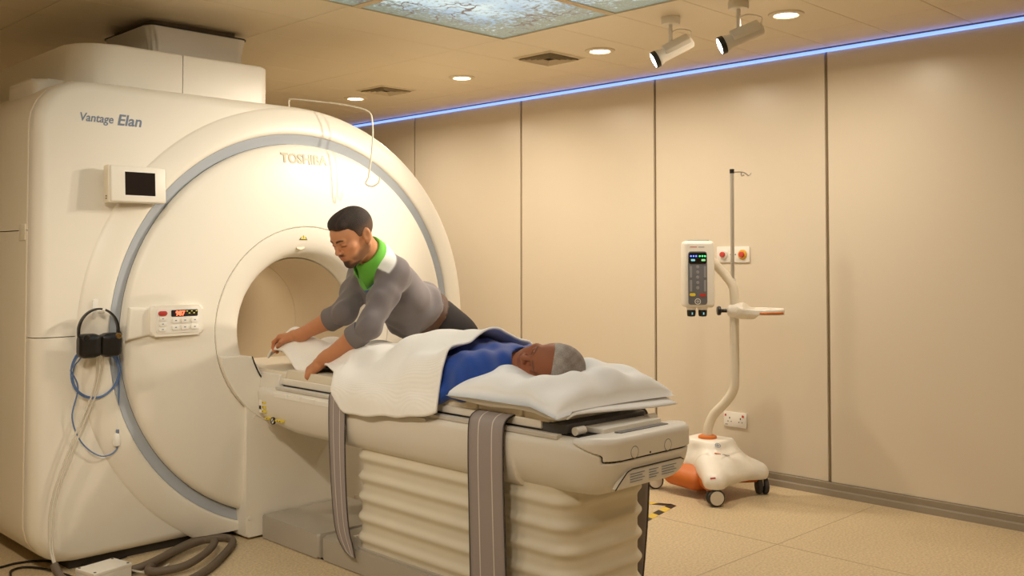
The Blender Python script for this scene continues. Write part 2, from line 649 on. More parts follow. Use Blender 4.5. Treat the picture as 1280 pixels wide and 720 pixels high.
# backlit picture panels of sky and branches
def sky_material():
    m = bpy.data.materials.new('backlit_sky_picture')
    m.use_nodes = True
    nt = m.node_tree
    b = nt.nodes['Principled BSDF']
    tc = nt.nodes.new('ShaderNodeTexCoord')
    sep = nt.nodes.new('ShaderNodeSeparateXYZ'); nt.links.new(tc.outputs['Object'], sep.inputs[0])
    cl = nt.nodes.new('ShaderNodeTexNoise'); cl.inputs['Scale'].default_value = 2.6; cl.inputs['Detail'].default_value = 6
    nt.links.new(tc.outputs['Object'], cl.inputs['Vector'])
    sky = nt.nodes.new('ShaderNodeValToRGB')
    sky.color_ramp.elements[0].position = 0.32; sky.color_ramp.elements[0].color = S(132, 172, 205)
    sky.color_ramp.elements[1].position = 0.62; sky.color_ramp.elements[1].color = S(214, 236, 238)
    nt.links.new(cl.outputs['Fac'], sky.inputs[0])
    # foliage: fine noise, denser towards the picture's edges (printed tree tops)
    le = nt.nodes.new('ShaderNodeTexNoise'); le.inputs['Scale'].default_value = 34; le.inputs['Detail'].default_value = 9
    le.inputs['Roughness'].default_value = 0.75
    nt.links.new(tc.outputs['Object'], le.inputs['Vector'])
    def edge(out, c, half, lo):
        s1 = nt.nodes.new('ShaderNodeMath'); s1.operation = 'SUBTRACT'; s1.inputs[1].default_value = c
        nt.links.new(out, s1.inputs[0])
        a1 = nt.nodes.new('ShaderNodeMath'); a1.operation = 'ABSOLUTE'; nt.links.new(s1.outputs[0], a1.inputs[0])
        r1 = nt.nodes.new('ShaderNodeMapRange'); r1.inputs[1].default_value = lo; r1.inputs[2].default_value = half
        r1.inputs[3].default_value = 0.0; r1.inputs[4].default_value = 0.26
        nt.links.new(a1.outputs[0], r1.inputs[0])
        return r1.outputs[0]
    ex = edge(sep.outputs['X'], 2.13, 1.50, 1.02)
    ey = edge(sep.outputs['Y'], 2.60, 1.14, 0.86)
    mx = nt.nodes.new('ShaderNodeMath'); mx.operation = 'MAXIMUM'
    nt.links.new(ex, mx.inputs[0]); nt.links.new(ey, mx.inputs[1])
    ad = nt.nodes.new('ShaderNodeMath'); ad.operation = 'ADD'
    nt.links.new(mx.outputs[0], ad.inputs[0]); nt.links.new(le.outputs['Fac'], ad.inputs[1])
    fr = nt.nodes.new('ShaderNodeMapRange'); fr.inputs[1].default_value = 0.53; fr.inputs[2].default_value = 0.66
    nt.links.new(ad.outputs[0], fr.inputs[0])
    leafc = nt.nodes.new('ShaderNodeValToRGB')
    leafc.color_ramp.elements[0].color = S(66, 84, 70); leafc.color_ramp.elements[1].color = S(160, 168, 150)
    l2 = nt.nodes.new('ShaderNodeTexNoise'); l2.inputs['Scale'].default_value = 90; l2.inputs['Detail'].default_value = 3
    nt.links.new(tc.outputs['Object'], l2.inputs['Vector']); nt.links.new(l2.outputs['Fac'], leafc.inputs[0])
    mix = nt.nodes.new('ShaderNodeMix'); mix.data_type = 'RGBA'
    nt.links.new(fr.outputs[0], mix.inputs[0])
    nt.links.new(sky.outputs[0], mix.inputs[6]); nt.links.new(leafc.outputs[0], mix.inputs[7])
    # branch veins
    wv = nt.nodes.new('ShaderNodeTexVoronoi'); wv.feature = 'DISTANCE_TO_EDGE'; wv.inputs['Scale'].default_value = 7.5
    nd = nt.nodes.new('ShaderNodeTexNoise'); nd.inputs['Scale'].default_value = 6; nd.inputs['Detail'].default_value = 4
    nt.links.new(tc.outputs['Object'], nd.inputs['Vector'])
    vm = nt.nodes.new('ShaderNodeMix'); vm.data_type = 'RGBA'; vm.inputs[0].default_value = 0.22
    nt.links.new(tc.outputs['Object'], vm.inputs[6]); nt.links.new(nd.outputs['Color'], vm.inputs[7])
    nt.links.new(vm.outputs[2], wv.inputs['Vector'])
    br = nt.nodes.new('ShaderNodeMapRange'); br.inputs[1].default_value = 0.018; br.inputs[2].default_value = 0.04
    br.inputs[3].default_value = 1.0; br.inputs[4].default_value = 0.0
    nt.links.new(wv.outputs['Distance'], br.inputs[0])
    n3 = nt.nodes.new('ShaderNodeTexNoise'); n3.inputs['Scale'].default_value = 3.3
    nt.links.new(tc.outputs['Object'], n3.inputs['Vector'])
    g3 = nt.nodes.new('ShaderNodeMapRange'); g3.inputs[1].default_value = 0.44; g3.inputs[2].default_value = 0.52
    nt.links.new(n3.outputs['Fac'], g3.inputs[0])
    mm = nt.nodes.new('ShaderNodeMath'); mm.operation = 'MULTIPLY'
    nt.links.new(br.outputs[0], mm.inputs[0]); nt.links.new(g3.outputs[0], mm.inputs[1])
    mix2 = nt.nodes.new('ShaderNodeMix'); mix2.data_type = 'RGBA'; mix2.inputs[7].default_value = S(96, 84, 82)
    nt.links.new(mm.outputs[0], mix2.inputs[0]); nt.links.new(mix.outputs[2], mix2.inputs[6])
    nt.links.new(mix2.outputs[2], b.inputs['Emission Color'])
    b.inputs['Emission Strength'].default_value = PANEL_E
    b.inputs['Base Color'].default_value = (0.05, 0.05, 0.05, 1)
    b.inputs['Roughness'].default_value = 0.3
    return m

M_sky = sky_material()
M_pframe = mat('panel_frame_cream', S(214, 196, 162), rough=0.4)
sky_root = thing('sky_ceiling_light', 'backlit ceiling picture of pale sky and branches in a cream frame', 'ceiling light', (2.14, 2.6, ZC))
PXs = [(0.72, 1.665), (1.705, 2.650), (2.690, 3.620)]
PYs = [(1.47, 2.205), (2.235, 2.955), (2.995, 3.725)]
for (x0, x1) in PXs:
    for (y0, y1) in PYs:
        box('picture_panel', x0, x1, y0, y1, ZC + .004, ZC + .008, M_sky, sky_root)
for x0, x1 in ((.66, .72), (1.665, 1.705), (2.65, 2.69)):
    box('frame_bar', x0, x1, 1.43, 3.73, ZC - .002, ZC + .010, M_pframe, sky_root)
for y0, y1 in ((1.43, 1.47), (2.205, 2.235), (2.955, 2.995)):
    box('frame_bar', .66, 3.62, y0, y1, ZC - .001, ZC + .010, M_pframe, sky_root)
box('frame_bar', 3.620, 3.626, 1.43, 3.73, ZC - .002, ZC + .010, M_pframe, sky_root)
box('frame_bar', .66, 3.626, 3.725, 3.731, ZC - .002, ZC + .010, M_pframe, sky_root)

# recessed ceiling lamps
M_trim = mat('lamp_trim_cream', S(226, 212, 184), rough=0.4)
M_glow = mat('lamp_glow', S(255, 240, 215), emit=(1.0, 0.90, 0.74, 1), estr=9.0)
def downlight(x, y, label, group='recessed ceiling lamps'):
    r = thing('recessed_ceiling_lamp', label, 'ceiling lamp', (x, y, ZC), group)
    lathe('trim_ring', [(.056, -.004), (.060, -.010), (.082, -.006), (.086, .002)], (x, y, ZC), 'z', M_trim, r, 32, caps=False)
    lathe('lens', [(.0, -.0115), (.03, -.011), (.056, -.004), (.058, .012)], (x, y, ZC), 'z', M_glow, r, 32, caps=False)
    l = bpy.data.lights.new('lamp_light', 'AREA')
    l.shape = 'DISK'; l.size = .10; l.energy = DOWNLIGHT_W; l.color = WARM; l.spread = math.radians(166)
    lo = bpy.data.objects.new('lamp_light', l); COL.objects.link(lo); lo.location = (x, y, ZC - .014); par(lo, r)
    return r
downlight(4.205, 5.867, 'recessed round ceiling lamp nearest the scanner, farthest from the spotlights')
downlight(4.205, 4.705, 'recessed round ceiling lamp between the two air vents')
downlight(4.205, 3.545, 'recessed round ceiling lamp between the near vent and the spotlights')
downlight(4.205, 2.387, 'recessed round ceiling lamp right of both spotlights')
for (x, y, w_) in ((.12, 3.545, 'left of the picture panels, nearest the scanner'), (.12, 2.387, 'left of the picture panels, second from the scanner'),
                   (.12, 1.23, 'left of the picture panels, third from the scanner'), (2.90, .07, 'behind the camera, beyond the foot of the room')):
    downlight(x, y, 'added unseen ceiling lamp ' + w_)  # these four are added out of view as fill for the room

# square louvred air vents
M_vent = mat('vent_cream', S(206, 190, 160), rough=0.45)
M_dark = mat('dark_recess', S(46, 36, 26), rough=0.9)
def vent(cx, cy, label, h=.150):
    r = thing('air_vent', label, 'air vent', (cx, cy, ZC), 'square ceiling air vents')
    box('backing', cx - h + .02, cx + h - .02, cy - h + .02, cy + h - .02, ZC - .003, ZC - .0005, M_dark, r)
    for k in range(5):
        o = h - .024 * k - (0.0 if k == 0 else .004)
        w = .020 if k == 0 else .009
        z0, z1 = ZC - .004 - .005 * (k % 2), ZC - .012
        if o - w <= 0.005: break
        bm = bmesh.new()
        outer = [(-o, -o), (o, -o), (o, o), (-o, o)]
        i_ = o - w
        inner = [(-i_, -i_), (i_, -i_), (i_, i_), (-i_, i_)]
        zo, zi = (ZC - .003, ZC - .010) if k else (ZC - .001, ZC - .008)
        vo = [bm.verts.new((cx + a, cy + b, zo - (.012 if k else .0))) for a, b in outer]
        vi = [bm.verts.new((cx + a, cy + b, zi + (.004 if k else 0))) for a, b in inner]
        vo2 = [bm.verts.new((cx + a, cy + b, zo - (.012 if k else 0) + .003)) for a, b in outer]
        vi2 = [bm.verts.new((cx + a, cy + b, zi + (.004 if k else 0) + .003)) for a, b in inner]
        for q in range(4):
            n = (q + 1) % 4
            bm.faces.new((vo[q], vo[n], vi[n], vi[q])); bm.faces.new((vo2[q], vi2[q], vi2[n], vo2[n]))
            bm.faces.new((vo[q], vo2[q], vo2[n], vo[n])); bm.faces.new((vi[q], vi[n], vi2[n], vi2[q]))
        bmobj('frame' if k == 0 else 'louvre', bm, M_vent, r, smooth=False)
vent(4.155, 3.890, 'square louvred air vent near the corner of the backlit ceiling picture')
vent(4.155, 5.440, 'square louvred air vent beside the lamp nearest the scanner')
vent(4.155, 6.990, 'square louvred air vent half hidden behind the top of the scanner')

# adjustable ceiling spotlights
M_spotw = mat('spot_white', S(236, 228, 212), rough=0.4)
M_spotb = mat('spot_black_ring', S(40, 36, 30), rough=0.4)
M_lens = mat('spot_lens_glow', S(255, 248, 235), emit=(1.0, 0.93, 0.82, 1), estr=14.0)
def spotlight(x, y, label, target, drop=.155, dim=1.0):
    r = thing('ceiling_spotlight', label, 'spotlight', (x, y, ZC), 'white ceiling spotlights')
    lathe('mount', [(.0, .0), (.045, .0), (.047, -.006), (.047, -.030), (.043, -.035), (.0, -.035)], (x, y, ZC), 'z', M_spotw, r, 28)
    tube('stem', [(x, y, ZC - .03), (x, y, ZC - .055)], .010, M_spotw, r, 12)
    box('arm', x - .011, x + .011, y - .006, y + .006, ZC - drop, ZC - .050, M_spotw, r, bevel=.003)
    p = Vector((x, y, ZC - drop)) + Vector((.0, .0, -.012))
    d = (Vector(target) - p).normalized()
    q = Vector((0, 0, 1)).rotation_difference(d).to_matrix().to_4x4()
    T = Matrix.Translation(p) @ q
    b = lathe('head', [(.0, -.115), (.026, -.115), (.030, -.110), (.032, .045), (.037, .055), (.039, .066), (.0385, .072)], (0, 0, 0), 'z', M_spotw, r, 28, M=T, caps=False)
    box('gear_box', -.026, .026, -.040, .0, -.105, .030, M_spotw, b, bevel=.004, M=T)
    lathe('collar', [(.0385, .070), (.0415, .071), (.0415, .093), (.038, .095)], (0, 0, 0), 'z', M_spotb, r, 28, M=T, caps=False)
    lathe('lens', [(.0, .0965), (.02, .096), (.036, .0925), (.038, .088)], (0, 0, 0), 'z', M_lens, r, 28, M=T, caps=False)
    top = Vector((x, y, ZC - .075))
    back = T @ Vector((0, -.02, -.112))
    tube('cable', spline([top, top * .6 + back * .4 + Vector((0, 0, .028)), back + Vector((.0, .0, .035)), back], 8), .003, M_spotw, r, 6)
    l = bpy.data.lights.new('spot_beam', 'SPOT')
    l.energy = SPOT_W * dim; l.color = WARM; l.spot_size = math.radians(60); l.spot_blend = 0.85; l.shadow_soft_size = .03
    lo = bpy.data.objects.new('spot_beam', l); COL.objects.link(lo)
    lo.matrix_world = Matrix.Translation(T @ Vector((0, 0, .105))) @ Vector((0, 0, -1)).rotation_difference(d).to_matrix().to_4x4()
    bpy.context.view_layer.update()
    par(lo, r)
    return r
spotlight(3.870, 2.817, 'white ceiling spotlight on the left, nearer the scanner', (2.60, 4.10, 1.38))
spotlight(3.846, 2.422, 'white ceiling spotlight on the right, beside the end recessed lamp', (2.36, 4.0, 1.38))
spotlight(.41, 1.75, 'added unseen spotlight across the picture panels from the others, nearer the scanner', (2.80, 4.20, 1.00), dim=.55)  # this pair is added out of view to light bore and table side
spotlight(.43, 1.355, 'added unseen spotlight across the picture panels from the others, nearer the camera', (2.75, 3.70, .80), dim=.55)

# ------------------------------------------------------------------ the scanner
GX, GZ = 2.67, 0.962
M_shell = mat('scanner_shell_white', S(238, 232, 218), rough=0.38, var=0.012, scale=3)
M_shell2 = mat('scanner_side_cream', S(232, 222, 200), rough=0.42, var=0.012, scale=3)
M_ring = mat('scanner_ring_grey', S(176, 182, 190), rough=0.35)
M_gap = mat('shadow_gap', S(60, 54, 46), rough=0.8)
M_bore = mat('bore_liner', S(208, 192, 164), rough=0.35)
M_txt = mat('logo_blue_grey', S(120, 134, 156), rough=0.4)
M_silver = mat('logo_silver', S(196, 180, 150), rough=0.4, metal=0.0)
M_black = mat('black_plastic', S(22, 20, 19), rough=0.35)
M_screen = mat('screen_dark', S(28, 20, 18), rough=0.18)
M_btn = mat('button_white', S(240, 236, 226), rough=0.4)
M_red = mat('red_button', S(190, 60, 50), rough=0.4)
M_digit = mat('red_digits', S(255, 70, 40), emit=(1, .12, .05, 1), estr=3.0)
M_led_y = mat('yellow_leds', S(200, 180, 60), emit=(.8, .7, .1, 1), estr=0.8)
M_yel = mat('label_yellow', S(232, 206, 60), rough=0.5)
M_white = mat('label_white', S(240, 236, 228), rough=0.5)
M_clear = mat('clear_tubing', S(224, 216, 200), rough=0.2, alpha=0.85)

scanner = thing('scanner', 'large white round-bore medical scanner with grey ring and control panel', 'scanner', (GX, 4.9, 0))

def outline(off=0.0):
    """front outline (X, Z): squared left side with round corners, round right side"""
    R = 1.090 + off
    pts = []
    xl, zb, zt = 1.43 - off, 0.035 - off * .3, GZ + R
    # right half of the circle from its foot to the top
    a0 = math.degrees(math.asin((zb - GZ) / R))
    for i in range(41):
        a = math.radians(a0 + (90 - a0) * i / 40)
        pts.append((GX + R * math.cos(a), GZ + R * math.sin(a)))
    rt, rb = .20, .17
    for i in range(11):
        a = math.radians(90 + 90 * i / 10)
        pts.append((xl + rt + rt * math.cos(a), zt - rt + rt * math.sin(a)))
    for i in range(11):
        a = math.radians(180 + 90 * i / 10)
        pts.append((xl + rb + rb * math.cos(a), zb + rb + rb * math.sin(a)))
    return pts

YFACE = 4.195
SEAM_Z = .972
def polar(pts, n=192):
    """outline as radii round the bore axis, so that the shells can be built as rings with a real hole"""
    out = []
    m = len(pts)
    for i in range(n):
        a = 2 * math.pi * i / n
        d = (math.cos(a), math.sin(a))
        best = 0
        for k in range(m):
            p, q = pts[k], pts[(k + 1) % m]
            px, pz, ex, ez = p[0] - GX, p[1] - GZ, q[0] - p[0], q[1] - p[1]
            den = d[0] * ez - d[1] * ex
            if abs(den) < 1e-9: continue
            t = (px * ez - pz * ex) / den
            u = (px * d[1] - pz * d[0]) / den
            if t > 0 and -1e-6 <= u <= 1 + 1e-6: best = max(best, t)
        out.append(best)
    return out

def ring_shell(name, pts, inner, y0, y1, bev, material, zlo=None, zhi=None):
    R = polar(pts)
    n = len(R)
    prof = [(0, inner, y1), (0, inner, y0)]                     # (share of outer radius, offset, y)
    prof += [(1, -bev, y0)] + [(1, -bev + bev * math.sin(math.radians(90 * k / 6)), y0 + bev * (1 - math.cos(math.radians(90 * k / 6)))) for k in range(1, 7)] + [(1, 0, y1)]
    bm = bmesh.new()
    V = []
    for (s_, o_, y) in prof:
        row = []
        for i in range(n):
            a = 2 * math.pi * i / n
            r = s_ * R[i] + o_
            row.append(bm.verts.new((GX + r * math.cos(a), y, GZ + r * math.sin(a))))
        V.append(row)
    V.append(V[0])
    for A, B in zip(V[:-1], V[1:]):
        for i in range(n):
            j = (i + 1) % n
            bm.faces.new((A[i], A[j], B[j], B[i]))
    for (z, sgn) in ((zlo, -1), (zhi, 1)):
        if z is not None:
            g = bmesh.ops.bisect_plane(bm, geom=list(bm.verts) + list(bm.edges) + list(bm.faces), plane_co=(0, 0, z), plane_no=(0, 0, sgn), clear_outer=True)
            es = [e for e in g['geom_cut'] if isinstance(e, bmesh.types.BMEdge)]
            bmesh.ops.holes_fill(bm, edges=es, sides=0)
    return bmobj(name, bm, material, scanner)
full = outline()
ring_shell('upper_front_cover', full, .41, YFACE, YFACE + .085, .055, M_shell, zlo=SEAM_Z + .0018)
ring_shell('lower_front_cover', full, .41, YFACE, YFACE + .085, .055, M_shell, zhi=SEAM_Z - .0018)
box('seam_backing', 1.44, 2.0, YFACE + .03, YFACE + .08, SEAM_Z - .01, SEAM_Z + .01, M_gap, scanner)
# side and rear shell behind a narrow joint
ring_shell('joint', outline(-.010), .41, YFACE + .075, YFACE + .11, .002, M_gap)
SH = outline(.002)
ring_shell('rear_shell_upper', SH, .345, YFACE + .092, 5.90, .006, M_shell2, zlo=1.4145)
ring_shell('rear_shell_lower', SH, .345, YFACE + .092, 5.90, .006, M_shell2, zhi=1.4105)
box('side_latch', 1.424, 1.44, YFACE + .10, YFACE + .175, 1.37, 1.44, M_shell2, scanner, bevel=.003)
box('side_handle', 1.4255, 1.44, 4.595, 4.68, .84, .872, M_gap, scanner, bevel=.003)
box('plinth', 1.60, 3.62, YFACE + .05, 5.80, 0.0, .045, M_gap, scanner)

CL = [((0, 0, .036), (0, 0, -1))]
C0 = (GX, 0, GZ)
lathe('front_rim', [(.944, 4.19), (.944, 4.174), (.948, 4.168), (.957, 4.165), (.972, 4.1655), (1.00, 4.169), (1.025, 4.175), (1.045, 4.182),
                    (1.060, 4.1885), (1.072, 4.1942), (1.075, 4.20)], C0, 'y', M_shell, scanner, 128, clip=CL, caps=False)
lathe('grey_ring', [(.896, 4.186), (.900, 4.183), (.943, 4.172), (.945, 4.18)], C0, 'y', M_ring, scanner, 128, clip=CL, caps=False)
lathe('ring_gap', [(.870, 4.186), (.905, 4.186)], C0, 'y', M_gap, scanner, 128, clip=CL, caps=False)
lathe('front_disc', [(.895, 4.20), (.894, 4.166), (.889, 4.155), (.878, 4.147), (.86, 4.141), (.80, 4.131), (.70, 4.121), (.60, 4.115),
                     (.492, 4.111), (.488, 4.116)], C0, 'y', M_shell, scanner, 128, clip=CL, caps=False)
lathe('funnel_gap', [(.480, 4.118), (.492, 4.118)], C0, 'y', M_gap, scanner, 96, caps=False)
lathe('bore_funnel', [(.487, 4.116), (.484, 4.1105), (.455, 4.110), (.420, 4.114), (.390, 4.122), (.368, 4.136), (.354, 4.158), (.344, 4.195), (.336, 4.25)],
      C0, 'y', M_shell, scanner, 96, caps=False)
lathe('bore_liner', [(.335, 4.23), (.330, 4.30), (.330, 4.74), (.328, 4.742), (.328, 4.75), (.330, 4.752), (.330, 5.9)], C0, 'y', M_bore, scanner, 96, caps=False)
# fill strip added in the crown of the bore to brighten it
M_borefill = mat('bore_fill_strip', S(255, 240, 215), emit=(1.0, .86, .66, 1), estr=6.0)
bl = box('bore_fill_strip', GX - .05, GX + .05, 4.86, 5.16, GZ + .316, GZ + .322, M_borefill, scanner, bevel=.002, seg=1)
l = bpy.data.lights.new('bore_fill_light', 'AREA')
l.shape = 'RECTANGLE'; l.size = .09; l.size_y = .28; l.energy = BORE_W; l.color = WARM
lo = bpy.data.objects.new('bore_fill_light', l); COL.objects.link(lo); lo.location = (GX, 5.01, GZ + .312); par(lo, scanner)
# bed track inside the bore
track = prism('bore_track', clip_poly([(GX + .328 * math.cos(a), GZ + .328 * math.sin(a)) for a in [math.radians(180 + 180 * i / 40) for i in range(41)]],
              lambda p: .705 - p[1]), 'y', 4.13, 5.88, M_bore, scanner)
# docking housing below the bore
sector = clip_poly([(GX + .486 * math.cos(2 * math.pi * i / 96), GZ + .486 * math.sin(2 * math.pi * i / 96)) for i in range(96)], lambda p: .835 - p[1])
def dock_piece():
    outer = [(GX + .486 * math.cos(a), GZ + .486 * math.sin(a)) for a in [math.radians(193 + (347 - 193) * i / 40) for i in range(41)]]
    inner = [(GX + .345, .846), (GX + .312, .842), (GX + .298, .800), (GX + .250, .715), (GX - .250, .715), (GX - .298, .800), (GX - .312, .842), (GX - .345, .846)]
    return outer + inner
prism('dock_funnel', dock_piece(), 'y', 4.088, 4.24, M_shell, scanner, bevel=.008, seg=2)
prism('dock_column', rrect(2.335, 3.005, .012, .66, .012), 'y', 4.094, 4.30, M_shell, scanner, bevel=.014, seg=4)
for x in (2.352, 2.948):
    lathe('screw_cap', [(.0, -.003), (.008, -.003), (.009, .0)], (x, 4.094, .10), 'y', M_shell, scanner, 16)
lathe('screw_cap', [(.0, -.003), (.009, -.003), (.010, .0)], (2.378, 4.094, .560), 'y', M_shell, scanner, 16)
for s in (-1, 1):
    wing = [(GX + s * .335, .80), (GX + s * .335, .70), (GX + s * .20, .70), (GX + s * .235, .735)]
    prism('bore_wing', wing if s > 0 else wing[::-1], 'y', 4.16, 4.9, M_bore, scanner, bevel=.004, seg=2)
tube('seal', spline([(GX - .312, 4.092, .842), (GX - .302, 4.087, .81), (GX - .280, 4.085, .765), (GX - .252, 4.085, .722)], 6), .0035, M_black, scanner, 6)

# lettering
Mf = lambda x, y, z: face_matrix((x, y, z), (1, 0, 0), (0, 0, 1))
text('model_name', 'Vantage', .050, Mf(1.598, YFACE - .0006, 1.876), M_txt, scanner, shear=.18, xs=.90, offset=.0006)
text('model_name', 'Elan', .066, Mf(1.758, YFACE - .0006, 1.872), M_txt, scanner, shear=.18, xs=1.0, offset=.0012)
mk = text('maker_name', 'TOSHIBA', .066, Matrix.Identity(4), M_silver, scanner, extrude=.001, xs=.96, offset=.0022)
for v in mk.data.vertices:                                  # lay the letters on the domed disc
    x_, z_ = 2.530 + v.co.x, 1.760 + v.co.y
    y_ = float(np.interp(math.hypot(x_ - GX, z_ - GZ), [.60, .70, .80, .86, .878], [4.115, 4.121, 4.131, 4.141, 4.147]))
    v.co = (x_, y_ - .0016 - v.co.z, z_)
mk.data.update()

# laser window and warning triangle above the bore
Mo = face_matrix((2.632, 4.1255, 1.352), (1, 0, 0), (0, .35, 1))
lathe('laser_window', [(.0, .004), (.024, .004), (.028, .0)], (0, 0, 0), 'z', M_silver, scanner, 28, M=Mo @ Matrix.Diagonal((1.0, .62, 1, 1)))
Mo2 = face_matrix((2.643, 4.1140, 1.402), (1, 0, 0), (0, .1, 1))
prism('warning_triangle', [(-.022, -.016), (.022, -.016), (0, .024)], 'z', .0, .002, M_black, scanner, M=Mo2)
prism('warning_triangle', [(-.016, -.0125), (.016, -.0125), (0, .0175)], 'z', .001, .0028, M_yel, scanner, M=Mo2)
text('warning_mark', '!', .020, Mo2 @ Matrix.Translation((-.003, -.008, .003)), M_black, scanner, offset=.0008)

# control panel on the disc
pan = prism('control_panel', rrect(1.872, 2.118, .958, 1.092, .022), 'y', 4.0980, 4.1360, M_shell, scanner, bevel=.010, seg=4)
prism('panel_fairing', [(1.775, .945), (1.90, .965), (1.90, 1.083), (1.79, 1.088)], 'y', 4.1160, 4.1460, M_shell, pan, bevel=.014, seg=4)
prism('panel_face', rrect(1.898, 2.100, .972, 1.078, .012), 'y', 4.0955, 4.0990, M_btn, pan, bevel=.001, seg=1)
prism('display', rrect(1.965, 2.088, 1.042, 1.071, .005), 'y', 4.0940, 4.0970, M_screen, pan)
text('display_digits', '987', .028, face_matrix((1.985, 4.0935, 1.047), (1, 0, 0), (0, 0, 1)), M_digit, pan, offset=.0012)
for i in range(5):
    box('indicator', 2.034 + .011 * i, 2.041 + .011 * i, 4.0930, 4.0950, 1.063 - .009 * (i % 2), 1.066 - .009 * (i % 2), M_led_y, pan)
prism('stop_button', rrect(1.906, 1.946, 1.048, 1.068, .0095), 'y', 4.0905, 4.0960, M_red, pan, bevel=.002, seg=2)
def button(x, z, w=.033, h=.018):
    prism('button', rrect(x, x + w, z, z + h, .005), 'y', 4.0905, 4.0960, M_btn, pan, bevel=.002, seg=2)
    box('button_mark', x + w * .38, x + w * .62, 4.0900, 4.0910, z + h * .42, z + h * .62, M_txt, pan)
for z in (1.026, 1.003, .980): button(1.909, z)
for z in (1.014, .984):
    for x in (1.968, 2.010, 2.056): button(x, z, .034, .022)

# display unit on a short bracket
mon = thing('wall_display', 'small white display box with dark screen on the scanner front', 'display', (1.84, 4.14, 1.62))
Mt = Matrix.Translation((1.822, 4.135, 1.612)) @ Matrix.Rotation(math.radians(-4), 4, 'X')
box('housing', -.122, .122, -.022, .022, -.078, .078, M_shell, mon, bevel=.008, M=Mt)
box('side_grip', -.130, -.118, -.016, .030, -.080, .080, M_shell2, mon, bevel=.004, M=Mt)
box('screen', -.060, .072, -.0235, -.020, -.048, .052, M_screen, mon, M=Mt)
box('bezel', -.066, .078, -.0228, -.0215, -.054, .058, M_btn, mon, M=Mt)
for dz in (-.052, -.062): box('side_key', -.1312, -.130, .0, .008, dz - .003, dz + .003, M_black, mon, M=Mt)
prism('bracket', [(4.172, 1.66), (4.215, 1.66), (4.215, 1.49), (4.205, 1.49), (4.172, 1.55)], 'x', 1.80, 1.87, M_shell2, mon, bevel=.004)

# top cover and fabric duct collar up to the ceiling
tc_ = rrect(1.615, 2.535, 4.255, 5.45, (.16, .05, .05, .10), 8)
prism('top_cover', clip_poly(tc_, lambda p: 2.083 - p[0]), 'z', 2.02, 2.232, M_shell, scanner, bevel=.012, seg=3)
prism('top_cover', clip_poly(tc_, lambda p: p[0] - 2.087), 'z', 2.02, 2.232, M_shell, scanner, bevel=.012, seg=3)
prism('shoulder_cover', rrect(1.50, 1.80, 4.42, 4.80, .05), 'z', 1.98, 2.075, M_shell, scanner, bevel=.02, seg=3)
M_duct = mat('duct_fabric', S(238, 234, 226), rough=0.75, bump=0.35, bscale=18)
duct = thing('duct_collar', 'crumpled pale fabric duct collar between the scanner top cover and ceiling', 'duct', (2.32, 4.85, 2.232))
rows = []
base = rrect(2.065, 2.600, 4.58, 5.12, .05, 10)
for i in range(13):
    t = i / 12
    z = 2.232 + .200 * t
    row = []
    for k, (x, y) in enumerate(base):
        cx, cy = 2.335, 4.85
        bul = -.020 * math.sin(math.pi * t) + .006 * math.sin(k * 1.9 + 5 * t) * math.sin(math.pi * t) + .004 * math.sin(k * .7 + 9 * t)
        d = math.hypot(x - cx, y - cy)
        row.append((x + (x - cx) / d * bul, y + (y - cy) / d * bul, z))
    rows.append(row)
grid_obj('fabric', rows, M_duct, duct, closed_u=True)
prism('collar_flange', rrect(2.060, 2.607, 4.575, 5.125, .05), 'z', 2.428, 2.434, M_black, duct)
prism('duct_neck', rrect(2.10, 2.56, 4.62, 5.08, .03), 'z', 2.434, 2.462, M_seam, duct)

# bent wire hook hanging from the scanner top
M_wire = mat('white_wire', S(232, 222, 200), rough=0.35)
hk = thing('wire_hook', 'thin bent white wire hook rising from the scanner top', 'hook', (2.62, 4.24, 2.05))
tube('wire', spline([(2.65, 4.26, 2.040), (2.65, 4.26, 2.083), (2.662, 4.245, 2.092), (2.76, 4.16, 2.080), (2.86, 4.06, 2.062), (2.93, 3.98, 2.03), (2.945, 3.965, 1.97), (2.945, 3.965, 1.85),
                     (2.93, 3.975, 1.70)], 8), .0042, M_wire, hk, 8)
tube('hook_end', spline([(2.93, 3.975, 1.70), (2.922, 3.985, 1.668), (2.945, 3.965, 1.655), (2.968, 3.945, 1.672), (2.975, 3.94, 1.70)], 6), .0040, M_wire, hk, 8)

# ---- headphones, hook, tubes
M_hook = mat('hook_clear_white', S(234, 230, 222), rough=0.2)
wh = thing('adhesive_hook', 'white adhesive hook on the scanner front holding the headphones', 'hook', (1.675, YFACE, 1.09))
prism('plate', rrect(1.655, 1.693, 1.04, 1.125, .010), 'y', 4.170, 4.20, M_hook, wh, bevel=.002)
tube('prong', spline([(1.674, 4.172, 1.085), (1.674, 4.15, 1.072), (1.674, 4.11, 1.073), (1.674, 4.10, 1.086)], 6), .006, M_hook, wh, 8)

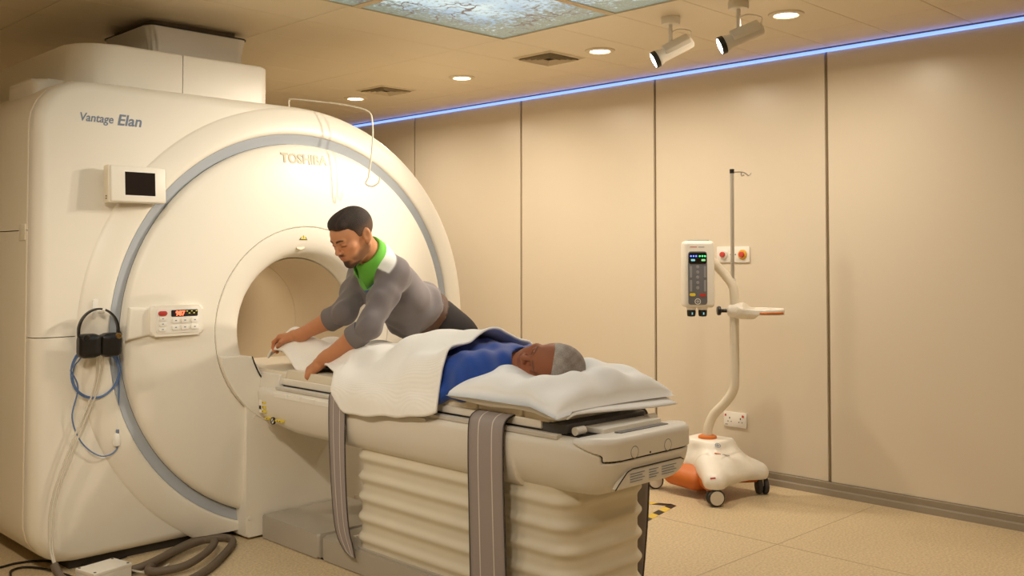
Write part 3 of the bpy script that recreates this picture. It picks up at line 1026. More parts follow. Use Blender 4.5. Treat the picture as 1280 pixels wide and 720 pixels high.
hp = thing('headphones', 'black over-ear headphones hanging on the scanner front', 'headphones', (1.672, 4.16, 1.0))
HC = np.array((1.660, 4.118, 0.985))
rows = []
for i in range(33):
    a = math.radians(-14 + 208 * i / 32)
    row = []
    R = .082
    c = (HC[0] + R * math.cos(a), HC[1], HC[2] + .010 + R * 1.12 * math.sin(a))
    for k in range(12):
        b = 2 * math.pi * k / 12
        rr = .0045 * math.cos(b)
        row.append((c[0] + rr * math.cos(a), c[1] + .016 * math.sin(b), c[2] + rr * math.sin(a)))
    rows.append(row)
grid_obj('headband', rows, M_black, hp, closed_u=True)
M_gold = mat('headphone_badge', S(150, 120, 70), rough=0.3, metal=0.8)
for s in (-1, 1):
    f = Field((HC[0] - .14, HC[1] - .09, HC[2] - .12), (HC[0] + .14, HC[1] + .09, HC[2] + .05), .004)
    f.rbox((HC[0] + s * .046, HC[1] - .012, HC[2] - .048), (.043, .036, .050), .026)
    f.rbox((HC[0] + s * .012, HC[1] - .012, HC[2] - .048), (.012, .030, .042), .010, k=.006)
    e = field_obj('ear_cup', f, M_black, hp)
    lathe('pivot', [(.0, -.004), (.011, -.004), (.013, .0), (.013, .01)], (HC[0] + s * .066, HC[1] - .046, HC[2] - .012), 'y', M_gold if s > 0 else M_black, e, 18)
    tube('yoke', spline([(HC[0] + s * .081, HC[1], HC[2] + .01), (HC[0] + s * .085, HC[1] - .02, HC[2] - .008), (HC[0] + s * .066, HC[1] - .048, HC[2] - .012)], 6), .006, M_black, hp, 8)

M_bluec = mat('blue_cable', S(92, 120, 166), rough=0.45)
YT = 4.172
coil = []
for i in range(150):
    t = i / 149
    a = 2 * math.pi * 3.2 * t + math.radians(100)
    r = .098 + .006 * math.sin(7 * t)
    coil.append((1.668 + r * math.cos(a), YT - .006 - .012 * ((3 * t) % 1), .835 - .014 * math.sin(3 * t) + r * 1.08 * math.sin(a) - .012 * t))
bc = tag(tube('blue_cable', coil + [tuple(p) for p in spline([coil[-1], (1.60, YT, .76), (1.578, YT, .64), (1.62, YT, .53), (1.70, YT, .465), (1.765, YT, .485), (1.762, YT, .56), (1.735, YT, .66), (1.715, YT, .74)], 8)],
               .0030, M_bluec, seg=6), 'thin blue cable looped in a coil below the headphones', 'cable')
sc = thing('sensor_lead', 'thin grey-blue lead ending in a pale squeeze bulb below the headphones', 'sensor lead', (1.765, YT, .6))
tube('lead', spline([(1.735, YT - .01, .93), (1.762, YT - .01, .85), (1.772, YT, .75), (1.768, YT, .62)], 8), .0025, M_bluec, sc, 6)
lathe('connector', [(.0, .02), (.006, .02), (.007, -.03), (.0, -.03)], (1.767, YT, .60), 'z', M_hook, sc, 12)
lathe('ferrule', [(.0075, .008), (.0085, .006), (.0085, -.008), (.0075, -.010)], (1.766, YT, .562), 'z', M_txt, sc, 12)
lathe('bulb', [(.0, .045), (.007, .040), (.014, .022), (.017, .002), (.014, -.014), (.0, -.021)], (1.764, YT, .515), 'z', M_hook, sc, 16)
# clear air tubes running down to the dark hose
for dx, lab in ((0.0, 'clear air tube running from headphones down to the floor hose, front one'),
                (.016, 'clear air tube running from headphones down to the floor hose, rear one')):
    tag(tube('air_tube', spline([(1.650 + dx * 2, 4.11, .925), (1.664 + dx, 4.14, .82), (1.650 + dx, 4.16, .72), (1.60 + dx, YT - .01, .60), (1.545 + dx, 4.165, .46), (1.505 + dx, 4.17, .33),
                                  (1.490 + dx, 4.165, .22), (1.488 + dx * .5, 4.14, .12), (1.492 + dx * .3, 4.08, .045)], 8), .0042, M_clear, seg=6), lab, 'air tube')
M_hose = mat('brown_hose', S(104, 90, 74), rough=0.6, bump=.3, bscale=120)
tag(tube('floor_hose', spline([(1.488, 4.105, .075), (1.505, 4.06, .026), (1.535, 3.98, .017), (1.60, 3.86, .017), (1.72, 3.73, .017), (1.83, 3.70, .017), (1.98, 3.78, .017), (2.13, 3.92, .018), (2.25, 4.06, .019), (2.26, 4.15, .019), (2.16, 4.20, .02),
                               (2.00, 4.12, .02), (1.87, 4.02, .02), (1.80, 3.93, .02), (1.84, 3.88, .022), (1.93, 3.86, .030), (2.05, 3.92, .045), (2.15, 4.04, .045), (2.14, 4.11, .040), (2.04, 4.09, .036), (1.93, 4.02, .042), (1.82, 3.985, .030), (1.76, 4.00, .018), (1.70, 4.03, .017)], 8), .0165, M_hose, seg=12),
    'thick brown-grey hose coiled on the floor before the scanner', 'hose')
M_boxw = mat('adapter_white', S(232, 226, 214), rough=0.45)
jb = thing('junction_box', 'small white box with black screws on floor beside the hose', 'box', (1.63, 3.98, 0))
Mj = Matrix.Translation((1.640, 3.985, 0)) @ Matrix.Rotation(math.radians(12), 4, 'Z')
box('case', -.085, .085, -.062, .062, .004, .060, M_boxw, jb, bevel=.004, M=Mj)
box('lid', -.086, .086, -.063, .063, .048, .064, M_boxw, jb, bevel=.003, M=Mj)
for sx in (-1, 1):
    for sy in (-1, 1):
        lathe('screw', [(.0, .0655), (.005, .0655), (.006, .063)], (sx * .074, sy * .051, 0), 'z', M_black, jb, 12, M=Mj)
for y in (-.03, .025):
    lathe('port', [(.0, .012), (.006, .012), (.008, .0)], (.085, y, .028), 'x', M_hook, jb, 12, M=Mj)
tag(tube('floor_cable', spline([(1.25, 4.44, .006), (1.40, 4.453, .006), (1.47, 4.463, .006), (1.56, 4.42, .006), (1.66, 4.24, .006), (1.75, 4.205, .006), (1.80, 4.22, .006), (1.84, 4.235, .006)], 8), .005, M_black, seg=6), 'thin black cable on the floor behind the white box', 'cable')
tag(tube('floor_cable', spline([(1.30, 4.20, .006), (1.38, 4.28, .006), (1.415, 4.37, .006), (1.47, 4.385, .006), (1.52, 4.31, .006), (1.55, 4.20, .006), (1.57, 4.08, .006)], 8), .005, M_black, seg=6), 'thin black cable looping on the floor left of the white box', 'cable')
tag(tube('floor_tubing', spline([(1.735, 3.985, .028), (1.79, 3.95, .012), (1.86, 3.96, .006), (1.92, 4.00, .006)], 8), .0045, M_clear, seg=6), 'short clear tube leaving the white box towards the hose', 'tube')

# ------------------------------------------------------------------ patient table
M_tab = mat('table_shell', S(226, 220, 208), rough=0.4, var=0.012)
M_tabg = mat('table_base_grey', S(176, 168, 154), rough=0.5)
M_rail = mat('table_rail_grey', S(200, 194, 184), rough=0.4)
M_bel = mat('bellows_cream', S(222, 214, 194), rough=0.55)
M_dk = mat('table_dark_grey', S(86, 84, 84), rough=0.5)
M_line = mat('seam_black', S(38, 34, 30), rough=0.7)
tab = thing('patient_table', 'white motorised patient table with cream bellows in front of scanner', 'patient table', (2.65, 3.0, 0))
TX0, TX1, TY0, TY1 = 2.375, 2.925, 2.005, 4.150

def plan_round(X, Y, x0, x1, y0, y1, r):
    cx, cy, hx, hy = (x0 + x1) / 2, (y0 + y1) / 2, (x1 - x0) / 2 - r, (y1 - y0) / 2 - r
    qx, qy = np.abs(X - cx) - hx, np.abs(Y - cy) - hy
    return np.sqrt(np.maximum(qx, 0) ** 2 + np.maximum(qy, 0) ** 2) + np.minimum(np.maximum(qx, qy), 0) - r

def table_sdf(X, Y, Z):
    # skirt: plan outline pulled in towards the bottom, tilting up at both ends
    zb = .505 + .10 * np.clip((Y - 3.75) / .42, 0, 1) ** 2 + .030 * np.clip((2.35 - Y) / .35, 0, 1)
    t = np.clip((.70 - Z) / .20, 0, 1)
    near = np.where(Y < 3.0, .12, .045)
    d2 = plan_round(X, Y, TX0, TX1, TY0, TY1, .115) + .055 * t ** 3 * np.where(Y < 2.4, 1.6, 1.0)
    dz = np.maximum(zb - Z, Z - .708)
    r = .035
    a, b = d2 + r, dz + r
    return np.sqrt(np.maximum(a, 0) ** 2 + np.maximum(b, 0) ** 2) + np.minimum(np.maximum(a, b), 0) - r

def cap_fn(X, Y, Z):
    """negative inside the removable end cap"""
    yc = 2.035 + np.clip(Z - .668, 0, None) * 2.6
    return np.maximum(.647 - Z, Y - yc) * .8

FB = ((TX0 - .03, TY0 - .03, .46), (TX1 + .03, TY1 + .03, .76))
f = Field(*FB, .0062)
f.op(table_sdf, *FB)
f.clip(lambda X, Y, Z: -cap_fn(X, Y, Z) + .0025)
field_obj('table_body', f, M_tab, tab)
FE = ((TX0 - .03, TY0 - .03, .60), (TX1 + .03, 2.30, .76))
f = Field(*FE, .0036)
def endcap_sdf(X, Y, Z):
    d2 = plan_round(X, Y, TX0 - .002, TX1 + .002, TY0 - .002, TY1, .115)
    zt = .722 - .010 * np.clip((Y - 2.06) / .1, 0, 1)
    dz = Z - zt
    r = .022
    a, b = d2 + r, dz + r
    return np.maximum(np.sqrt(np.maximum(a, 0) ** 2 + np.maximum(b, 0) ** 2) + np.minimum(np.maximum(a, b), 0) - r, np.maximum(cap_fn(X, Y, Z) + .0025, Y - 2.13))
f.op(endcap_sdf, *FE)
cap = field_obj('end_cap', f, M_tab, tab)
f = Field(*FE, .007)
f.op(lambda X, Y, Z: table_sdf(X, Y, Z) + .006, *FE)
f.clip(lambda X, Y, Z: np.abs(cap_fn(X, Y, Z)) - .02)
field_obj('cap_joint', f, M_line, tab)
for x in (2.545, 2.725):
    lathe('screw_cover', [(.0, -.0025), (.0165, -.0025), (.018, -.0015), (.0185, .0)], (x, TY0 - .0015, .668), 'y', M_tab, cap, 24)
    lathe('screw_joint', [(.0185, -.0008), (.0205, -.0008)], (x, TY0 - .0015, .668), 'y', M_dk, cap, 24, caps=False)
box('pin_hole', 2.624, 2.630, TY0 - .0035, TY0 - .001, .654, .660, M_line, cap)
# rating plate under the end cap
lab = prism('rating_plate', [(2.455, .560), (2.470, .574), (2.510, .606), (2.535, .612), (2.80, .612), (2.815, .606), (2.812, .590), (2.775, .566), (2.755, .560)], 'y', TY0 + .002, TY0 + .02, M_tab, tab, bevel=.002,
            M=Matrix.Rotation(0, 4, 'X'))
tube('plate_edge', [(2.452, TY0 + .003, .557), (2.470, TY0 + .001, .576), (2.510, TY0, .608), (2.535, TY0, .615), (2.80, TY0, .615), (2.817, TY0 + .001, .607)], .002, M_line, lab, 6)
for i, (x0, x1) in enumerate(((2.525, 2.60), (2.625, 2.675), (2.695, 2.775))):
    for k in range(4):
        box('print_line', x0, x1 - .012 * (k % 2), TY0 - .0005, TY0 + .0022, .598 - .0085 * k, .5995 - .0085 * k, M_txt, lab)

# floor base
prism('base_rear', rrect(2.41, 2.89, 3.62, 4.085, .012), 'z', .004, .108, M_tabg, tab, bevel=.012, seg=3)
prism('base_front', rrect(2.418, 2.882, 2.14, 3.618, .03), 'z', .004, .098, M_tabg, tab, bevel=.012, seg=3)
prism('base_foot', rrect(2.425, 2.875, 2.16, 4.07, .02), 'z', .0, .006, M_line, tab)
box('base_clip', 2.52, 2.545, 3.50, 3.515, .098, .103, M_white, tab)
# bellows: folded cream sleeve, rounded in plan
rows = []
NZ = 88
for i in range(NZ + 1):
    t = i / NZ
    z = .098 + .434 * t
    ph = (z - .105) / .083
    off = (.0058 * math.cos(2 * math.pi * (ph - .5)) + .0018 * math.cos(4 * math.pi * (ph - .5))) * min(1.0, (.532 - z) / .05 + .3)
    rows.append([(x, y, z) for (x, y) in rrect(2.432 - off, 2.868 + off, 2.195 - off, 3.398 + off, .085, 8)])
grid_obj('bellows', rows, M_bel, tab, closed_u=True)
prism('bellows_hem', rrect(2.424, 2.876, 2.187, 3.406, .085, 8), 'z', .097, .108, M_tabg, tab, bevel=.002)

# near-side trim: rail, button strip, labels
for (x, s) in ((TX0, 1), (TX1, -1)):
    prism('side_rail', [(x + s * .030, .700), (x + s * .010, .703), (x + s * .009, .714), (x + s * .016, .719), (x + s * .034, .718)], 'y', 2.20, 3.93, M_rail, tab, crease=25)
prism('gantry_end_block', [(TX0 + .02, .700), (TX0 + .03, .765), (TX0 + .06, .772), (TX0 + .10, .772), (TX0 + .10, .700)], 'y', 3.93, 4.148, M_tab, tab, bevel=.006)
prism('gantry_end_block', [(TX1 - .10, .700), (TX1 - .10, .772), (TX1 - .06, .772), (TX1 - .03, .765), (TX1 - .02, .700)], 'y', 3.93, 4.148, M_tab, tab, bevel=.006)
for i in range(4):
    y1 = 3.93 - .112 * i
    box('function_label', TX0 - .0015, TX0 + .02, y1 - .108, y1, .670, .690, M_white, tab, bevel=.001, seg=1)
def side_label(y0, y1, z0, z1, m):
    return box('side_label', TX0 + .000, TX0 + .02, y0, y1, z0, z1, m, tab)
for z in (.630, .610, .590):
    side_label(4.000, 4.030, z, z + .010, M_yel)
    box('label_print', TX0 - .0008, TX0 + .02, 4.022, 4.027, z + .003, z + .007, M_line, tab)
side_label(4.036, 4.056, .588, .645, M_white)
text('label_sign', 'MR', .022, face_matrix((TX0 - .001, 4.054, .604), (0, -1, 0), (0, 0, 1)), M_line, tab, xs=.6, offset=.001)
side_label(3.955, 4.005, .562, .570, M_yel)
side_label(3.860, 3.918, .562, .570, M_yel)
lathe('prohibition_sign', [(.0, -.002), (.016, -.002), (.016, .004)], (TX0 + .001, 3.935, .562), 'x', M_white, tab, 20)
lathe('prohibition_ring', [(.012, -.0035), (.0165, -.0035), (.0165, .004)], (TX0 + .001, 3.935, .562), 'x', M_line, tab, 20, caps=False)
tube('prohibition_bar', [(TX0 - .003, 3.946, .552), (TX0 - .003, 3.924, .572)], .0018, M_line, tab, 6)
for y in (3.99, 3.968, 3.90, 3.88):
    box('label_print', TX0 - .0008, TX0 + .02, y - .006, y, .564, .568, M_line, tab)
side_label(2.86, 2.985, .680, .696, M_tab)

# sliding top under the cushions
slide = prism('sliding_top', rrect(2.425, 2.875, 2.20, 4.62, .03), 'z', .712, .746, M_dk, tab, bevel=.006)
for x0, x1 in ((2.415, 2.431), (2.869, 2.885)):
    box('slide_edge', x0, x1, 2.30, 4.55, .722, .752, M_tab, tab, bevel=.004)
box('end_recess', 2.44, 2.86, 2.125, 2.24, .690, .712, M_line, tab)
tube('roller', [(2.435, 2.165, .728), (2.480, 2.165, .728)], .014, M_tab, tab, 16)
tube('roller', [(2.820, 2.165, .728), (2.865, 2.165, .728)], .014, M_tab, tab, 16)
box('latch_plate', 2.52, 2.84, 2.115, 2.20, .712, .732, M_tab, tab, bevel=.005)
box('latch_grille', 2.54, 2.80, 2.055, 2.085, .7215, .7245, M_dk, tab, bevel=.001, seg=1)

# cushions
M_cush = mat('cushion_vinyl', S(226, 216, 196), rough=0.5, bump=.05, bscale=25)
for i, (y0, y1, lab_) in enumerate(((2.255, 2.388, 'short cream foam cushion at the head end under the pillow'), (2.392, 2.618, 'cream foam cushion under the pillow, second from the head end'),
                                    (2.622, 3.30, 'cream foam cushion beneath the blue shirt, third from the head end'), (3.304, 3.90, 'long cream foam cushion beneath the blanket, next to the footrest'),
                                    (3.904, 4.55, 'cream foam cushion at the foot end by the scanner bore'))):
    zt = .790 if i < 4 else .782
    c = prism('table_cushion', rrect(2.418, 2.882, y0, y1, .012), 'z', .748, zt, M_cush, bevel=.011, seg=3)
    tag(c, lab_, 'cushion', 'foam cushions on the patient table')

# straps
def strap_material():
    m = mat('strap_grey_weave', S(158, 148, 144), rough=0.8, bump=.25, bscale=260)
    return m
M_strap = strap_material()
M_stripe = mat('strap_stripe', S(214, 206, 198), rough=0.8)
M_hem = mat('strap_dark_edge', S(74, 66, 62), rough=0.8)
def strap(label, path, widths, nrm, stripes=(-.18, .20), edge=True):
    """band that follows a path (centre line); widths along the table (Y)"""
    r = thing('table_strap', label, 'strap', path[-1], 'grey straps on the patient table')
    P = spline(path, 8)
    W = [widths[0] + (widths[1] - widths[0]) * i / (len(P) - 1) for i in range(len(P))]
    if len(widths) > 2:
        W = list(np.interp(np.linspace(0, 1, len(P)), np.linspace(0, 1, len(widths)), widths))
    def band(name, a, b, off, m, th):
        rows = []
        for p, w in zip(P, W):
            i = P.index(p)
            t = (P[min(i + 1, len(P) - 1)] - P[max(i - 1, 0)]).normalized()
            side = Vector((0, 1, 0))
            n = t.cross(side).normalized() * nrm
            rows.append([p + side * (w * (a + (b - a) * k / 6)) + n * off for k in range(7)])
        return grid_obj(name, rows, m, r, thick=th * nrm)
    band('webbing', -.5, .5, .0015, M_strap, .004)
    for s in stripes: band('stripe', s - .012, s + .012, .0024, M_stripe, .0014)
    if edge:
        band('edge_binding', -.5, -.475, .0024, M_hem, .005)
        band('edge_binding', .475, .5, .0024, M_hem, .005)
    return r
strap('narrow grey strap hanging from the table edge beside the blanket hem',
      [(2.46, 3.420, .756), (2.42, 3.420, .755), (2.385, 3.417, .742), (2.366, 3.415, .715), (2.362, 3.415, .62), (2.366, 3.417, .50), (2.376, 3.417, .32), (2.384, 3.405, .18), (2.39, 3.370, .10), (2.392, 3.340, .075)],
      [.125, .125, .125, .115, .105, .10, .03], -1)
strap('wide grey strap with two pale stripes hanging below the pillow',
      [(2.44, 2.515, .753), (2.405, 2.515, .752), (2.375, 2.515, .738), (2.362, 2.515, .705), (2.360, 2.515, .60), (2.366, 2.518, .48), (2.374, 2.520, .30), (2.380, 2.520, .14), (2.384, 2.520, .03)],
      [.180, .180, .182, .19], -1)
strap('dark grey strap hanging behind the bellows on the far side',
      [(2.86, 2.33, .752), (2.90, 2.33, .745), (2.94, 2.33, .72), (2.95, 2.33, .62), (2.948, 2.33, .45), (2.944, 2.34, .25), (2.935, 2.35, .08), (2.93, 2.36, .02)], [.155, .155, .155, .14], 1)

# ------------------------------------------------------------------ pillow, sheet, blanket
M_pil = mat('pillow_cotton', S(240, 238, 234), rough=0.8, bump=.12, bscale=30, sheen=.2)

def pillow():
    nu, nv = 72, 72
    cx, cy = 2.662, 2.432
    hx, hy = .322, .272
    def surf(sgn):
        rows = []
        for i in range(nu + 1):
            u = -1 + 2 * i / nu
            row = []
            for j in range(nv + 1):
                v = -1 + 2 * j / nv
                # pinched corners, bowed sides
                px = cx + hx * u * (1 - .07 * (1 - v * v) * u * u)
                py = cy + hy * v * (1 - .09 * (1 - u * u) * v * v)
                e = max(0.0, (1 - abs(u) ** 3.2)) * max(0.0, (1 - abs(v) ** 3.2))
                th = e ** .40
                zmid = .832 - .016 * (1 - th) - .022 * max(0, -u - .4) - .05 * max(0, -v - .5)
                z = zmid + sgn * (.084 if sgn > 0 else (.046 + .022 * max(0, -u - .3))) * th
                if sgn > 0:
                    # hollow under the head, creases running out of it
                    dx, dy = (px - 2.59), (py - 2.42)
                    z -= .046 * math.exp(-((dx / .13) ** 2 + (dy / .13) ** 2))
                    r = math.hypot(dx, dy)
                    a = math.atan2(dy, dx)
                    z += .009 * math.sin(7 * a + 8 * r) * math.exp(-((r - .22) / .12) ** 2) * th
                    z += .011 * math.sin(30 * (py - 2.1) + 12 * (px - 2.4)) * math.exp(-((v + .62) / .30) ** 2) * th
                    z += .010 * math.sin(33 * px - 14 * py) * math.exp(-((u - .55) / .35) ** 2) * th
                else:
                    z -= .004 * math.sin(22 * py + 9 * px) * th
                row.append((px, py, max(z, .792 if px > 2.425 else .752)))
            rows.append(row)
        return rows
    T, B = surf(1), surf(-1)
    n, m = nu + 1, nv + 1
    verts = [p for r in T for p in r] + [p for r in B for p in r]
    faces = []
    o = n * m
    for i in range(n - 1):
        for j in range(m - 1):
            q = (i * m + j, (i + 1) * m + j, (i + 1) * m + j + 1, i * m + j + 1)
            faces.append(q)
            faces.append(tuple(o + k for k in q[::-1]))
    ring = [j for j in range(m)] + [i * m + m - 1 for i in range(1, n)] + [(n - 1) * m + j for j in range(m - 2, -1, -1)] + [i * m for i in range(n - 2, 0, -1)]
    for a, b in zip(ring, ring[1:] + ring[:1]): faces.append((a, b, o + b, o + a))
    return pyobj('pillow', verts, faces, M_pil, crease=None)
tag(pillow(), 'plump white pillow under the lying patient\'s head', 'pillow')

rows = []
for i in range(25):
    u = i / 24
    x = 2.405 + .555 * u
    row = []
    for j in range(29):
        v = j / 28
        y = 2.135 + .42 * v + .035 * (1 - u) * (1 - v)
        z = .7935 - .030 * max(0.0, (2.25 - y) / .11) ** 1.3 + .003 * math.sin(9 * x + 5 * y)
        if x < 2.43: z = .7935 - .030 * max(0.0, (2.25 - y) / .11) ** 1.3 - .010 * (2.43 - x) / .025
        row.append((x, y, z + .0045))
    rows.append(row)
tag(grid_obj('folded_sheet', rows, M_pil, thick=-.006), 'folded white sheet sticking out beneath the pillow', 'sheet')

def blanket_material():
    m = mat('white_waffle_blanket', S(246, 243, 236), rough=0.85, sheen=.3)
    nt = m.node_tree
    b = nt.nodes['Principled BSDF']
    tc = nt.nodes.new('ShaderNodeTexCoord')
    hs = []
    for (d, sc_) in (('X', 110), ('Y', 70)):
        w = nt.nodes.new('ShaderNodeTexWave')
        w.bands_direction = d
        w.inputs['Scale'].default_value = sc_ * .75
        w.inputs['Distortion'].default_value = .6
        nt.links.new(tc.outputs['Object'], w.inputs['Vector'])
        hs.append(w.outputs['Fac'])
    ad = nt.nodes.new('ShaderNodeMath')
    ad.operation = 'ADD'
    nt.links.new(hs[0], ad.inputs[0]); nt.links.new(hs[1], ad.inputs[1])
    bp = nt.nodes.new('ShaderNodeBump')
    bp.inputs['Strength'].default_value = .25
    bp.inputs['Distance'].default_value = .002
    nt.links.new(ad.outputs[0], bp.inputs['Height'])
    nt.links.new(bp.outputs['Normal'], b.inputs['Normal'])
    return m
M_blk = blanket_material()


# ------------------------------------------------------------------ people
M_skin = mat('skin', (1, 1, 1, 1), rough=0.58, spec=.35, var=0.05, scale=30, vcol=True, bump=.04, bscale=180)
M_cloth = mat('shirt_cloth', (1, 1, 1, 1), rough=0.85, var=0.04, scale=40, vcol=True, bump=.15, bscale=350, sheen=.2)
M_hair = mat('hair', (1, 1, 1, 1), rough=0.8, var=0.35, scale=160, vcol=True, bump=.6, bscale=260)
lin = lambda *c: np.array(S(*c)[:3])

def sstep(a, b, x):
    t = np.clip((x - a) / (b - a), 0, 1)
    return t * t * (3 - 2 * t)

def mixc(a, b, t):
    return a * (1 - t[:, None]) + b * t[:, None]

def add_head(F, fr, neck_to=None, neck_r=.056, heavy=0.0):
    """head in its own frame: x to the figure's right, y forward, z up; chin at -.115, crown at +.12"""
    A = lambda *a, **k: F.ell(*a, fr=fr, **k)
    A((0, -.014, .036), (.076, .096, .084))
    A((0, .028, -.022), (.060, .064, .088), k=.02)
    A((0, .045, .035), (.058, .052, .050), k=.02)                       # forehead
    for s in (-1, 1):
        F.cap((s * .050, -.008, -.048), (s * .018, .064, -.092), .020, .019, k=.028, fr=fr)   # jaw
        A((s * .043, .058, -.020), (.024, .024, .022), k=.018)          # cheekbone
        A((s * .030, .066, -.052), (.022, .022, .026), k=.02)           # cheek
    A((0, .076, -.095), (.021, .020, .020), k=.016)                     # chin
    for s in (-1, 1):
        A((s * .031, .103, .004), (.018, .014, .011), k=.012, mode='s') # eye hollow
        F.cap((s * .010, .090, .019), (s * .040, .082, .021), .0085, .0075, k=.012, fr=fr)    # brow
        A((s * .031, .0805, .003), (.0145, .0125, .0105), k=.004)       # closed lids
    F.cap((0, .090, .012), (0, .108, -.024), .0075, .0098, k=.010, fr=fr)
    A((0, .109, -.026), (.0105, .010, .0095), k=.006)
    for s in (-1, 1):
        A((s * .0125, .099, -.030), (.0080, .0095, .0075), k=.005)
        A((s * .0065, .1055, -.0365), (.0035, .005, .003), k=.003, mode='s')
    A((0, .087, -.058), (.026, .014, .018), k=.010)                     # mouth mound
    F.cap((-.021, .089, -.0565), (0, .0965, -.0535), .0035, .0048, k=.004, fr=fr)
    F.cap((.021, .089, -.0565), (0, .0965, -.0535), .0035, .0048, k=.004, fr=fr)
    F.cap((-.017, .089, -.0635), (0, .0950, -.0645), .0038, .0056, k=.004, fr=fr)
    F.cap((.017, .089, -.0635), (0, .0950, -.0645), .0038, .0056, k=.004, fr=fr)
    F.cap((-.022, .0945, -.0592), (0, .1015, -.0592), .0016, .0016, k=.003, mode='s', fr=fr)
    F.cap((.022, .0945, -.0592), (0, .1015, -.0592), .0016, .0016, k=.003, mode='s', fr=fr)
    # ears
    c, s_ = math.cos(.28), math.sin(.28)
    for s in (-1, 1):
        rot = np.array([[1, 0, 0], [0, c, -s_], [0, s_, c]]) @ np.array([[math.cos(.35 * s), -math.sin(.35 * s), 0], [math.sin(.35 * s), math.cos(.35 * s), 0], [0, 0, 1]])
        A((s * .079, -.016, -.004), (.0085, .019, .033), k=.006, rot=rot)
        A((s * .088, -.010, -.001), (.0085, .011, .020), k=.004, mode='s', rot=rot)
        A((s * .076, -.006, -.033), (.007, .008, .009), k=.005)
    if heavy:
        A((0, .035, -.085), (.052, .05, .03), k=.03)
    if neck_to is not None:
        n0 = fr.w((0, -.022, -.045))
        F.cap(n0, neck_to, neck_r, neck_r * 1.08, k=.022)

def head_colours(V, fr, base, lips, beard=None, bearda=0.0, brow=None, browa=.9):
    L = fr.l(V)
    x, y, z = L[:, 0], L[:, 1], L[:, 2]
    col = np.tile(base, (len(V), 1))
    near = (np.abs(x) < .11) & (np.abs(z) < .16) & (y > -.13) & (y < .14)
    lip = np.exp(-((x / .021) ** 4)) * np.exp(-(((z + .059) / .0095) ** 4)) * sstep(.085, .092, y) * near
    blush = np.exp(-(((np.abs(x) - .042) / .022) ** 2 + ((z + .02) / .025) ** 2)) * sstep(.03, .05, y) * near
    col = mixc(col, lips, .75 * lip)
    col = mixc(col, base * np.array([1.08, .90, .86]), .45 * blush)
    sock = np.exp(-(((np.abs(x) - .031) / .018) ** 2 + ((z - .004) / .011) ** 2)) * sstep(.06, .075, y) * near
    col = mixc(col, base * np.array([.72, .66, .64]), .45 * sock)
    lash = np.exp(-(((np.abs(x) - .031) / .015) ** 4)) * np.exp(-(((z + .004 + .10 * (np.abs(x) - .031) ** 2 / .015) / .0030) ** 2)) * sstep(.06, .074, y) * near
    col = mixc(col, np.array([.012, .008, .006]), .9 * lash)
    if brow is not None:
        ab = np.abs(x)
        zc = .0205 + .0045 * np.sin(np.clip((ab - .008) / .040, 0, 1) * 2.6)
        hw = .0048 - .0022 * np.clip((ab - .02) / .028, 0, 1)
        bm_ = sstep(.007, .012, ab) * sstep(.050, .044, ab) * sstep(hw + .0014, hw - .0014, np.abs(z - zc)) * sstep(.045, .055, y) * near
        col = mixc(col, brow, browa * bm_)
    if beard is not None:
        chin = sstep(-.066, -.078, z) * np.exp(-((x / .034) ** 4)) * sstep(.05, .07, y)
        mous = np.exp(-((x / .027) ** 4)) * np.exp(-(((z + .046) / .006) ** 2)) * sstep(.085, .095, y)
        jaw = sstep(-.030, -.055, z + .35 * (y - .02)) * sstep(.035, .05, np.abs(x)) * sstep(-.03, .0, y) * .65
        strap_ = sstep(-.082, -.096, z) * sstep(.02, .05, y) * .9
        t = np.clip(np.maximum(np.maximum(chin, mous * .8), np.maximum(jaw, strap_)), 0, 1) * near * (1 - lip)
        col = mixc(col, beard, bearda * t)
    return col

def hand(F, fr, curl=(.55, .8, .6), spread=1.0, k=.006):
    """x along the fingers, y towards the thumb, z back of the hand"""
    F.rbox((.046, .0, 0), (.048, .039, .0145), .0135, k=.012, fr=fr)
    F.cap((-.045, 0, 0), (.012, 0, 0), .027, .026, k=.02, fr=fr)
    F.ell((.030, .028, -.010), (.030, .016, .015), k=.010, fr=fr)
    for i, (bx, by, ln, r) in enumerate(((.088, .030, .94, .0092), (.094, .0105, 1.04, .0094), (.090, -.0095, .98, .0090), (.082, -.0285, .80, .0080))):
        p = np.array((bx - .008, by, .001))
        a = 0.0
        segs = (.046 * ln, .028 * ln, .021 * ln)
        rr = (r, r * .95, r * .88, r * .78)
        for j in range(3):
            a += curl[j] * (1 + .06 * i)
            q = p + np.array((math.cos(a) * segs[j], (by * .10) * spread * (1 if j == 0 else 0), -math.sin(a) * segs[j]))
            F.cap(p, q, rr[j], rr[j + 1], k=.004 if j else k, fr=fr)
            p = q
    F.cap((.014, .030, -.006), (.048, .052, -.020), .0135, .0115, k=.010, fr=fr)
    F.cap((.048, .052, -.020), (.072, .048, -.034), .0112, .0102, k=.004, fr=fr)
    F.cap((.072, .048, -.034), (.088, .040, -.044), .0102, .0082, k=.004, fr=fr)

def join(parts):
    V, F, C, o = [], [], [], 0
    for (v, f, c) in parts:
        V.append(v); F.append(f + o); C.append(c); o += len(v)
    return np.concatenate(V), np.concatenate(F), np.concatenate(C)

def v3(*a): return np.array(a, float)
def lerp(a, b, t): return a + (b - a) * t

